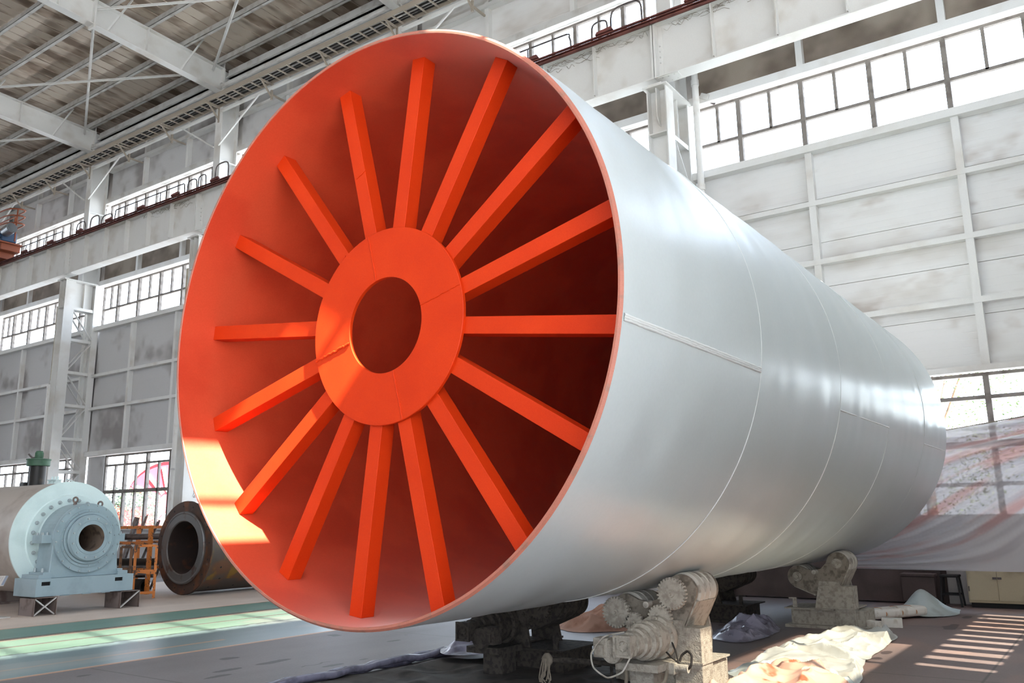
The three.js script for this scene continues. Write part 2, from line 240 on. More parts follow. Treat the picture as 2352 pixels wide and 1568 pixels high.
const windowBand = (num, x0, x1, y0, y1, mull, rows, heavy = []) => { // rows: [yTop, halves?] from the bottom up
  const w = struct('window_' + num), f = 0.045, zf = [ZW - 0.09, ZW - 0.03];
  mesh('window_frame', [bb(x0, x1, y1 - f, y1, ...zf), bb(x0, x1, y0, y0 + f, ...zf), bb(x0, x0 + f, y0, y1, ...zf), bb(x1 - f, x1, y0, y1, ...zf)], M.frame, w);
  const ms = mull.filter((m) => m > x0 + 0.08 && m < x1 - 0.08), xs = [x0 + f, ...ms, x1 - f];
  for (const m of ms) mesh('mullion', bb(m - 0.036, m + 0.036, y0 + f, y1 - f, ZW - 0.1, ZW - 0.015), M.frame, w);
  let y = y0 + f;
  rows.forEach(([yt, halves, hv], r) => {
    const top = r === rows.length - 1 ? y1 - f : yt;
    if (r < rows.length - 1) mesh('transom', bb(x0 + f, x1 - f, yt - (hv ? 0.045 : 0.025), yt + (hv ? 0.045 : 0.025), ...zf), M.frame, w);
    for (let i = 0; i + 1 < xs.length; i++) {
      const a = xs[i], b = xs[i + 1], cut = halves && b - a > 0.7 ? [a, (a + b) / 2, b] : [a, b];
      if (cut.length === 3) mesh('glazing_bar', bb(cut[1] - 0.023, cut[1] + 0.023, y, top, ...zf), M.frame, w);
      for (let k = 0; k + 1 < cut.length; k++) mesh('pane', new THREE.PlaneGeometry(cut[k + 1] - cut[k], top - y).translate((cut[k] + cut[k + 1]) / 2, (y + top) / 2, ZW - 0.06), M.glass, w);
    }
    y = top;
  });
  return w;
};
let wn = 0;
for (let i = 0; i < 5; i++) {
  const x0 = BAY[i], x1 = BAY[i + 1], a = x0 + 0.17, b = x1 - 0.17, left = i < 3, st = [x0 + 2.03, x0 + 4.06], cols = [a, ...st, b];
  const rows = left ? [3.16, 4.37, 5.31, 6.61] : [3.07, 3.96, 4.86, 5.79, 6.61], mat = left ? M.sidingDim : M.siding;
  const boards = left ? rows : [...rows, 3.78, 4.5, 5.19, 5.88].sort((p, q) => p - q); // the right bays show the joints of the boards
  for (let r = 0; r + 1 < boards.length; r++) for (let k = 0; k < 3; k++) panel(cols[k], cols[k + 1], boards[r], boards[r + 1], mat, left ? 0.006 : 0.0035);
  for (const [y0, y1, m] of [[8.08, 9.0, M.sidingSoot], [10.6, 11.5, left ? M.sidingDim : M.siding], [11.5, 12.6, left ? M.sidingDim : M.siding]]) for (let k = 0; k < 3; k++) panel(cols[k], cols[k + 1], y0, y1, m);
  for (const y of rows.slice(1, -1)) girt(a, b, y - 0.04, y + 0.04);
  const low = left ? [3.04, 3.16] : [3.0, 3.07];
  girt(a, b, low[0], low[1] + 0.01, 0.14, M.steel, 'head_beam'); girt(a, b, 6.61, 6.73, 0.17, M.steel, 'sill_beam'); girt(a, b, 7.94, 8.08, 0.15, M.steel, 'head_beam');
  girt(a, b, 8.96, 9.04, 0.14); girt(a, b, 10.45, 10.6, 0.15, M.steelGrey, 'head_beam'); girt(a, b, 11.46, 11.56, 0.15); girt(a, b, 12.4, 12.55, 0.12);
  for (const s of st) { // studs stand between the girts
    const segs = left ? [[3.17, 4.33], [4.41, 5.27], [5.35, 6.61], [8.08, 8.96], [10.6, 11.46], [11.56, 12.4]] : [[3.08, 3.92], [4.0, 4.82], [4.9, 5.75], [5.83, 6.61], [8.08, 8.96], [10.6, 11.46], [11.56, 12.4]];
    mesh('stud', segs.map(([p, q]) => bb(s - 0.05, s + 0.05, p, q, ZW, ZW + 0.12)), M.steel, wall);
  }
  panel(a, b, 0, 1.08, i === 4 ? M.plaster : M.sidingDim); girt(a, b, 1.04, 1.1, 0.1, M.steelGrey, 'sill');
  const m5 = [0, 1, 2, 3, 4].map((k) => x0 + 0.95 + 1.0237 * k), halves = []; for (let k = 0; k < 12; k++) halves.push(x0 + 0.44 + 0.5119 * k);
  (windowBand(++wn, a, b, 6.73, 7.94, m5, [[7.25, false], [7.94, true]]));
  (windowBand(++wn, a, b, 9.04, 10.45, m5, [[10.45, true]]));
  const lx = i === 1 ? a + 0.83 : a;
  if (lx > a) panel(a, lx, 1.1, 3.04, M.sidingDim);
  (windowBand(++wn, lx, b, 1.1, low[0], m5, left ? [[2.05, true, true], [2.76, true], [3.04, false]] : [[1.53, false], [2.05, false, true], [2.67, false], [3.0, false]]));
}

// right gable wall close beside the camera, end wall and front wall, with their glazing
function sideWall(name, along, at, out, s0, s1, openings, mat) { // openings: [from, to, bottom, top, bars across, spacing of upright bars, glass]
  const w = struct(name), d = 0.16, put = (a, b, y0, y1, t0, t1) => along === 'z' ? bb(at + out * t0, at + out * t1, y0, y1, a, b) : bb(a, b, y0, y1, at + out * t0, at + out * t1);
  const sh = new THREE.Shape([[s0, 0], [s1, 0], [s1, 13.7], [s0, 13.7]].map(([p, q]) => new THREE.Vector2(p, q)));
  for (const [a, b, p, q] of openings) sh.holes.push(new THREE.Path([[a, p], [a, q], [b, q], [b, p]].map(([x, y]) => new THREE.Vector2(x, y))));
  let g = new THREE.ExtrudeGeometry(sh, { depth: d, bevelEnabled: false });
  g = along === 'z' ? g.rotateY(-PI / 2).translate(at + (out > 0 ? d : 0), 0, 0) : g.translate(0, 0, at + (out > 0 ? 0 : -d));
  mesh('wall_panel', g, mat, w);
  for (const [a, b, p, q, tr, step, glass, half = 0.03] of openings) {
    if (!glass) { const dr = struct('door_1'); mesh('door_frame', [put(a - 0.12, a, p, q + 0.12, -0.03, d), put(b, b + 0.12, p, q + 0.12, -0.03, d), put(a, b, q, q + 0.12, -0.03, d)], M.steel, dr); mesh('canopy', [bb(at + 0.16, at + 5.0, q + 0.2, q + 0.32, a - 0.6, b + 1.2), ...[a, b].map((z) => bar([at + 0.16, q + 1.6, z], [at + 4.8, q + 0.3, z], 0.06, 0.06))], M.steelGrey, dr); continue; }
    const win = struct('window_' + (++wn)), bars = [];
    for (let s = a; s < b - 0.01; s += step) { const h = half > 0.03 ? half * rr(0.7, 1.35) : half; bars.push(put(s - h, s + h, p, q, 0.03, 0.1)); }
    for (const t of tr) bars.push(put(a, b, t - 0.022, t + 0.022, 0.04, 0.09));
    mesh('window_frame', bars, M.frame, win);
    for (let s = a; s < b - 0.01; s += step * 6) {
      const e = Math.min(b, s + step * 6), pg = new THREE.PlaneGeometry(e - s, q - p); if (along === 'z') pg.rotateY(-PI / 2);
      mesh('pane', pg.translate(along === 'z' ? at + out * 0.06 : (s + e) / 2, (p + q) / 2, along === 'z' ? (s + e) / 2 : at + out * 0.06), glass, win);
    }
  }
  return w;
}
sideWall('wall_right', 'z', 4.45, 1, -1.2, 23.2, [[0.3, 4.8, 1.95, 2.72, [], 0.4, M.glassDusty, 0.11], [3.45, 7.1, 2.8, 4.1, [], 1.2, M.glassDirty], [0.55, 22.9, 6.73, 7.94, [7.25], 1.0237, M.glass], [1.1, 10.3, 9.9, 11.45, [], 1.0237, M.glassDusty], [10.5, 22.9, 9.3, 11.45, [10.4], 1.0237, M.glass], [9.7, 19.5, 0.002, 4.4, [], 1, null]], M.siding);
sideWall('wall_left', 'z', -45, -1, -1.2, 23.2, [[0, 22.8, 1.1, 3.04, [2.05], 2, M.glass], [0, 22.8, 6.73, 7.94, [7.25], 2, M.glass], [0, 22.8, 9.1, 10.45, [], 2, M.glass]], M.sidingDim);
sideWall('wall_front', 'x', 23, 1, -45, 4.6, [[-44.5, -10.2, 6.73, 7.94, [7.25], 2, M.glassDusty], [-44.5, -10.2, 9.1, 10.45, [], 2, M.glassDusty], [-10, 4, 6.73, 7.94, [7.25], 2, M.glass], [-10, 4, 9.1, 10.45, [], 2, M.glass]], M.sidingDim);

// ------------------------------------------------------------------ columns
const girderLabel = {};
function column(x, label) {
  const t = thing('steel_column', label, 'column', [x, 0, 0], 'laced steel columns along the back wall');
  const leg = (z0, z1) => { const zc = (z0 + z1) / 2; return [bb(-0.17, -0.15, 0, 7.95, z0, z1), bb(0.15, 0.17, 0, 7.95, z0, z1), bb(-0.15, 0.15, 0, 7.95, zc - 0.008, zc + 0.008)]; };
  mesh('front_leg', leg(-0.31, -0.03), M.steel, t); mesh('rear_leg', leg(-1.06, -0.88), M.steel, t);
  mesh('cap_plate', [bb(-0.21, 0.21, 7.95, 7.98, -1.06, 0.03), bb(-0.12, 0.12, 7.98, 8.005, -0.24, 0.02)], M.steel, t);
  mesh('bearing_stiffener', [extrude([[0, 0.14], [0, 0.77], [0.14, 0.77], [0.14, 0.28], [0.06, 0.16]], 0.018).rotateY(-PI / 2).translate(0.009, 7.18, -0.165), bb(-0.15, 0.15, 7.16, 7.18, -0.31, -0.03)], M.steel, t);
  mesh('head_web', [bb(-0.008, 0.008, 7.18, 7.95, -0.88, -0.31), bb(-0.1, 0.1, 7.2, 7.95, -0.62, -0.605), bb(-0.15, 0.15, 7.16, 7.18, -0.88, -0.31)], M.steel, t);
  const ry = [7.18, 6.27, 5.35, 4.43, 3.51, 2.62, 1.72, 0.82];
  for (const s of [-1, 1]) for (let k = 0; k < ry.length; k++) {
    const y = ry[k], xx = s * 0.14;
    mesh('rung', [bb(xx - 0.008, xx + 0.008, y - 0.045, y + 0.035, -0.9, -0.3), bb(xx - (s > 0 ? 0.06 : 0), xx + (s > 0 ? 0 : 0.06), y + 0.027, y + 0.035, -0.9, -0.3)], M.steel, t);
    if (k + 1 < ry.length) { const y1 = ry[k + 1], [za, zb] = k % 2 ? [-0.88, -0.3] : [-0.3, -0.88]; mesh('diagonal_brace', bar([xx, y - 0.08, za], [xx, y1 + 0.07, zb], 0.016, 0.075, V(1, 0, 0)).clone(), M.steel, t); }
  }
  mesh('base_plate', bb(-0.24, 0.24, 0, 0.03, -1.06, 0.04), M.steel, t);
  mesh('upper_post', [bb(-0.13, 0.13, 7.98, 12.6, -0.52, -0.5), bb(-0.13, 0.13, 7.98, 12.6, -1.0, -0.98), bb(-0.008, 0.008, 7.98, 12.6, -0.98, -0.52), bb(-0.13, 0.13, 10.1, 10.12, -0.98, -0.52), bb(-0.13, 0.13, 11.9, 11.92, -0.98, -0.52)], M.steel, t);
  return t;
}
column(BAY[0], 'laced white steel column at the far left edge, behind the orange crane carriage');
column(BAY[1], 'laced white steel column rising behind the round pale green mill with its green motor');
column(BAY[2], 'white steel column half hidden by the left rim of the big orange drum');
column(BAY[3], 'white steel column whose upper post shows just above the top of the big drum');
column(BAY[4], 'white steel column rising right behind the pale side of the big drum, under the girder');
// downpipes
const pipes = [[BAY[1], 'white rain pipe with a beige upper length beside the laced column behind the mill', 1], [BAY[2], 'thick white rain pipe at the drum rim, left of the half hidden column', 1]];
for (const [x, label] of pipes) {
  const t = thing('downpipe', label, 'pipe', [x - 0.37, 0, -0.16]);
  mesh('lower_pipe', [cyl([0, 0, 0], [0, 5.0, 0], 0.1, 0.1, 24), cyl([0, 4.9, 0], [0, 5.02, 0], 0.112, 0.112, 24)], M.pipeWhite, t);
  mesh('upper_pipe', [cyl([0.06, 5.15, 0], [0.06, 7.25, 0], 0.075, 0.075, 20)], M.pipeBeige, t);
  mesh('pipe_clamp', [bb(-0.1, 0.14, 5.05, 5.2, -0.03, 0.03), bb(0.0, 0.14, 2.4, 2.44, -0.12, 0.12)], M.steelGrey, t);
}
for (const [x, z, label] of [[BAY[4] + 0.36, -0.8, 'slender white downpipe between the right column and the bright window band'], [BAY[1] - 0.32, -0.95, 'grey downpipe seen through the lacing of the column behind the mill']]) {
  const t = thing('downpipe', label, 'pipe', [x, 0, z]);
  mesh('pipe', cyl([0, 0, 0], [0, 12.2, 0], 0.056, 0.056, 20), M.pipeWhite, t);
  mesh('pipe_socket', [6.35, 8.2, 3.2].map((y) => cyl([0, y, 0], [0, y + 0.1, 0], 0.066, 0.066, 20)), M.pipeWhite, t);
}
{
  const t = thing('floodlight', 'small grimy floodlight on the wall above the right window band', 'lamp', [-1.28, 7.98, -0.98]);
  mesh('housing', rb(-0.11, 0.05, 0, 0.1, -0.06, 0.06, 0.015).rotateZ(-0.5), M.steelGrey, t); mesh('bracket', [bar([0.02, 0.0, 0], [0.1, -0.06, -0.1], 0.02, 0.02), bar([0.1, -0.06, -0.1], [0.12, 0.02, -0.12], 0.03, 0.03)], M.scrap, t);
}

// ------------------------------------------------------------------ crane girders, conductor bars, hand rails
const spans = [['at the far left, below the orange crane carriage'], ['from the laced column to near the drum rim'], ['disappearing behind the left rim of the drum'], ['coming out above the right shoulder of the drum'], ['at upper right above the bright window band']];
for (let i = 0; i < 5; i++) {
  const x0 = BAY[i] + 0.004, x1 = BAY[i + 1] - 0.004, t = thing('crane_girder', 'white crane girder span ' + spans[i][0], 'girder', [x0, 0, 0], 'crane runway girders'), L = x1 - x0;
  mesh('web', bb(0, L, 8.13, 9.076, -0.14, -0.125), M.steel, t); mesh('bottom_flange', bb(0, L, 8.105, 8.13, -0.27, 0), M.steel, t); mesh('top_flange', bb(0, L, 9.076, 9.1, -0.3, 0.02), M.steel, t);
  const n = 6, ts = [0.02, ...[1, 2, 3, 4, 5].map((k) => k * 1.0), L - 0.02];
  ts.forEach((s, k) => mesh(k === 0 || k === n ? 'end_plate' : 'stiffener', k === 0 || k === n ? [bb(s - 0.016, s + 0.016, 8.13, 9.076, -0.26, -0.001), ...(k === 0 ? [bb(s + 0.016, s + 0.1, 8.15, 9.05, -0.125, -0.115)] : [])] : [bb(s - 0.008, s + 0.008, 8.16, 9.076, -0.125, -0.001), bb(s - 0.008, s + 0.008, 8.16, 9.076, -0.26, -0.14)], M.steel, t));
  mesh('splice_bolt', [...[8.4, 8.5, 8.6, 8.7].map((y) => cyl([0.07, y, -0.13], [0.07, y, -0.1], 0.014, 0.014, 8)), ...[0.12, 0.22, 0.32].flatMap((s) => [-0.05, -0.2].map((z) => cyl([s, 8.09, z], [s, 8.11, z], 0.014, 0.014, 8)))], M.steelGrey, t);
  mesh('splice_plate', bb(0.05, 0.4, 8.092, 8.105, -0.25, -0.02), M.steel, t);
  mesh('crane_rail', [bb(0, L, 9.1, 9.12, -0.16, -0.06), bb(0, L, 9.12, 9.19, -0.12, -0.1), bb(0, L, 9.19, 9.225, -0.145, -0.075)], M.rail, t);
  const c = thing('conductor_bar', 'red-brown conductor bars on the girder ' + spans[i][0], 'conductor bar', [x0, 0, 0], 'conductor bars on the crane girders');
  for (const [k, y] of [9.045, 9.1, 9.155].entries()) mesh('bar', [bb(0, L, y, y + 0.014, 0.03, 0.1 - k * 0.012), bb(0, L, y, y + 0.046, 0.03, 0.042)], M.busbar, c);
  for (let s = 0.6; s < L; s += 1.5) mesh('insulator_bracket', [extrude([[0, 0], [0.34, 0], [0.3, 0.07], [0.03, 0.05]], 0.05).translate(s, 9.2, 0.03)], M.busbar, c);
}
const hoops = [[-24.04, -20.8, 9.62, 'long hooped hand rail on the girder right of the orange crane carriage'], [-20.04, -19.55, 9.68, 'small hand rail hoop just left of the white upper column post'], [-19.3, -18.82, 9.7, 'small hand rail hoop in front of the white upper column post'], [-18.72, -18.15, 9.6, 'low hand rail hoop just right of the white upper column post'], [-18.05, -14.85, 9.64, 'long hooped hand rail before the upper windows left of the drum'], [-14.75, -14.35, 9.66, 'first of two short hand rail hoops near the drum rim'], [-14.3, -13.98, 9.68, 'second of two short hand rail hoops near the drum rim'], [-13.62, -13.1, 9.8, 'hand rail hoop touching the left rim of the drum'],
  [-6.2, -3.42, 9.66, 'hooped hand rail coming out above the right rim of the drum'], [-3.0, -2.68, 9.66, 'small steep hand rail hoop between two longer rails at top right'], [-2.62, -2.02, 9.8, 'tall hand rail hoop at the top right over the red bars']];
for (const [a, b, y, label] of hoops) {
  const t = thing('hand_rail', label, 'hand rail', [a, 9.1, -0.25], 'hand rails on the crane runway'), h = y - 9.1, L = b - a, r = Math.min(0.16, L * 0.35);
  mesh('hoop', tube([[0, 0, 0], [0.01, h - r, 0], [r * 0.35, h - r * 0.25, 0], [r, h, 0], [L - r, h, 0], [L - r * 0.35, h - r * 0.25, 0], [L - 0.01, h - r, 0], [L, 0, 0]], 0.017, 48, 8), M.scrap, t);
  if (L > 1.5) mesh('post', [1, 2].map((k) => cyl([L * k / 3, 0, 0], [L * k / 3, h, 0], 0.014, 0.014, 8)), M.scrap, t);
}

for (const [x0, x1, label] of [[-3.9, -1.9, 'wisps of dusty cobweb under the red bars, left of the girder joint'], [-1.6, 0.6, 'wisps of dusty cobweb under the red bars, right of the girder joint'], [-16.6, -14.6, 'wisps of dusty cobweb on the girder near the left rim of the drum']]) {
  const strands = []; for (let k = 0; k < 46; k++) { const x = rr(x0, x1), y = 9.07 - 0.22 * rnd() * rnd(), l = rr(0.08, 0.34), q = rr(-0.6, 0.6); strands.push(tube([[x, y, -0.115], [x + l * 0.4, y - rr(0, 0.1), -0.1 + rr(0, 0.04)], [x + l * 0.7, y - rr(0, 0.14) * q, -0.105], [x + l, y + rr(-0.06, 0.02), -0.115]], rr(0.0015, 0.004), 10, 4)); }
  stuff(tag(mesh('cobweb', strands, M.rope, scene), label, 'cobweb'));
}
// ------------------------------------------------------------------ roof steel
const rb0 = (z) => 11.97 + 0.052 * (z + 0.5), rt0 = (z) => 12.6 + 0.042 * (z + 0.5);
const beams = ['roof beam at the far left corner of the ceiling, mostly out of sight', 'lower left roof beam ending on the column behind the mill', 'broad roof beam crossing the upper left of the ceiling down to the drum', 'roof beam whose end shows at the top edge above the drum'];
for (let i = 0; i < 4; i++) {
  const t = thing('roof_beam', 'white steel ' + beams[i], 'beam', [BAY[i], 0, 0], 'tapered roof beams'), z0 = -0.5, z1 = 11;
  const w = [[z0, rb0(z0)], [z1, rb0(z1)], [z1, rt0(z1)], [z0, rt0(z0)]];
  mesh('web', extrude(w.map(([z, y]) => [-z, y]), 0.014).rotateY(PI / 2).translate(-0.007, 0, 0), M.steel, t);
  mesh('bottom_flange', bar([0, rb0(z0), z0], [0, rb0(z1), z1], 0.22, 0.02), M.steel, t); mesh('top_flange', bar([0, rt0(z0), z0], [0, rt0(z1), z1], 0.22, 0.02), M.steel, t);
  mesh('end_plate', bb(-0.13, 0.13, 11.85, 12.75, -0.5, -0.475), M.steel, t);
  mesh('splice_plate', [bb(-0.12, 0.12, rb0(2.9) - 0.08, rt0(2.9) + 0.04, 2.89, 2.93)], M.steel, t);
  for (const z of [0.42, 2.3, 4.2]) mesh('fly_brace', bar([0.11, rb0(z + 0.3), z + 0.3], [0.42, rt0(z) + 0.26, z - 0.05], 0.035, 0.035), M.steel, t);
  mesh('stiffener', [1.6, 3.7].map((z) => bb(-0.1, 0.1, rb0(z) + 0.01, rt0(z) - 0.01, z, z + 0.014)), M.steel, t);
}
const ord = ['first', 'second', 'third', 'fourth', 'fifth', 'sixth', 'seventh'];
[-0.35, 0.62, 1.57, 2.52, 3.47, 4.42, 5.37].forEach((z, k) => {
  const y = rt0(z) + 0.015, t = mesh('purlin', [bb(-33, 4.4, y, y + 0.225, z - 0.006, z + 0.006), bb(-33, 4.4, y, y + 0.012, z, z + 0.075), bb(-33, 4.4, y, y + 0.03, z + 0.069, z + 0.075), bb(-33, 4.4, y + 0.213, y + 0.225, z - 0.075, z)], M.steelGrey, scene);
  tag(t, 'long grey roof purlin under the ceiling deck, the ' + ord[k] + ' from the eave', 'purlin', 'roof purlins');
});
const eaves = ['at the far left', 'left of the drum, between the two roof beams', 'above the left rim of the drum', 'at the top edge over the drum'];
for (let i = 0; i < 4; i++) tag(mesh('eave_tube', [cyl([BAY[i] + 0.1, 12.1, -0.48], [BAY[i + 1] - 0.1, 12.1, -0.48], 0.065, 0.065, 16), bb(BAY[i] + 0.06, BAY[i] + 0.12, 12.02, 12.18, -0.54, -0.42), bb(BAY[i + 1] - 0.12, BAY[i + 1] - 0.06, 12.02, 12.18, -0.54, -0.42)], M.steelGrey, scene), 'round grey strut tube under the eave ' + eaves[i], 'tube', 'eave strut tubes');
for (let i = 0; i < 4; i++) tag(mesh('gutter_beam', [bb(BAY[i] + 0.14, BAY[i + 1] - 0.14, 12.36, 12.58, -0.75, -0.6), bb(BAY[i] + 0.14, BAY[i + 1] - 0.14, 12.36, 12.375, -0.82, -0.54)], M.steelGrey, scene), 'grey box beam under the eave ' + eaves[i], 'beam', 'eave beams');
const braces = [[1, 2, 'in the ceiling bay between the two roof beams'], [0, 1, 'in the far left ceiling bay'], [2, 3, 'in the ceiling bay above the drum']];
for (const [i, j, where] of braces) for (const d of [0, 1]) {
  const za = d ? 2.85 : -0.2, zb = d ? -0.2 : 2.85, a = [BAY[i] + 0.06, rb0(za) + 0.45 - d * 0.035, za], b = [BAY[j] - 0.06, rb0(zb) + 0.45 - d * 0.035, zb];
  tag(mesh('roof_brace', [bar(a, b, 0.065, 0.012), bar(a, b, 0.012, 0.065)], M.steel, scene), 'thin white brace ' + where + (d ? ', rising towards the left' : ', rising towards the right'), 'brace', 'cross braces under the roof');
}
for (let i = 0; i < 4; i++) {
  const where = ['at the far left', 'left of the drum', 'at the drum rim', 'above the drum'][i];
  for (const s of [0, 1]) { const x = s ? BAY[i + 1] : BAY[i], dx = s ? -1.55 : 1.65; tag(mesh('wall_brace', bar([x + (dx > 0 ? 0.1 : -0.1), 10.48, -0.46], [x + dx, 11.42, -0.46], 0.035, 0.035), M.steel, scene), 'slanting thin brace under the cable tray ' + where + (s ? ', at the right post' : ', at the left post'), 'brace', 'braces under the cable tray'); }
  tag(mesh('tray_beam', [bb(BAY[i] + 0.14, BAY[i + 1] - 0.14, 11.38, 11.45, -0.5, -0.44)], M.steel, scene), 'long thin white beam just below the cable tray ' + where, 'beam', 'tray support beams');
}
{ // cable tray along the eave, a ladder of many rungs
  const x0 = -28, x1 = -4, y = 11.56, t = thing('cable_tray', 'long ladder cable tray carrying dark cables under the eave', 'cable tray', [x0, y, -0.3]), L = x1 - x0;
  mesh('side_rail', bb(0, L, -0.02, 0.1, 0.18, 0.195), M.tray, t); mesh('side_rail', bb(0, L, -0.02, 0.1, -0.195, -0.18), M.tray, t);
  const g = merge([bb(-0.02, 0.02, -0.02, 0.005, -0.18, 0.18)]);
  for (let s = 0.2; s < L; s += 0.33) { const m = new THREE.Mesh(g, M.tray); m.name = 'rung'; m.position.x = s; m.castShadow = m.receiveShadow = true; t.add(m); }
  for (const z of [-0.1, -0.02, 0.07]) mesh('cable', tube(Array.from({ length: 25 }, (_, k) => [k * L / 24, 0.025, z + rr(-0.015, 0.015)]), 0.02, 96, 6), M.cable, t);
  for (let i = 0; i < 4; i++) for (const dx of [0, 2.03, 4.06]) { const s = BAY[i] + dx - x0; mesh('bracket', [bar([s, -0.03, -0.2], [s, -0.03, 0.22], 0.04, 0.04), bar([s, -0.36, -0.2], [s, -0.05, 0.1], 0.035, 0.035), bar([s, -0.42, -0.2], [s, 0.0, -0.2], 0.045, 0.045), ...(dx ? [bar([s, -0.3, -0.2], [s, -0.3, -0.62], 0.04, 0.04)] : [])], M.tray, t); }
}
{ // overhead crane carriage at the far left
  const t = thing('crane_carriage', 'orange crane end carriage with blue gearbox and railing at the far left', 'crane', [-23.75, 9.22, 0.25]);
  mesh('carriage_frame', [rb(-1.6, 0.55, 0.18, 0.42, -0.45, 0.12, 0.02), bb(-0.05, 0.3, -0.02, 0.2, -0.4, 0.1), bb(0.3, 0.65, 0.38, 0.42, -0.45, 0.2), bb(0.15, 0.26, -0.12, 0.2, 0.08, 0.16)], M.craneOrange, t);
  mesh('gearbox', [rb(-0.5, 0.6, 0.44, 0.78, -0.3, 0.15, 0.04), bb(0.2, 0.55, 0.5, 0.66, 0.1, 0.22)], M.craneBlue, t);
  mesh('motor', [cyl([0.62, 0.72, 0.05], [0.98, 0.78, 0.05], 0.16, 0.16, 24), cyl([0.98, 0.78, 0.05], [1.0, 0.783, 0.05], 0.09, 0.09, 16)], M.silver, t);
  mesh('wheel', [...turned([[0.02, -0.09], [0.3, -0.09], [0.3, 0.09], [0.02, 0.09]], 'z', 32)].map((g) => g.translate(-0.45, 0.12, 0.2)), M.silver, t);
  for (const h of [1.0, 1.24, 1.45]) mesh('railing', tube([[-1.4, h, 0.1], [0.5, h - 0.02, 0.1], [0.92, h - 0.04, 0.02], [0.95, h - 0.04, -0.3], [-1.2, h, -0.42]], 0.022, 40, 8), M.craneOrange, t);
  for (const [x, z] of [[0.0, 0.1], [0.9, -0.1], [0.1, -0.4]]) mesh('railing_post', cyl([x, 0.4, z], [x, 1.45, z], 0.022, 0.022, 8), M.craneOrange, t);
}

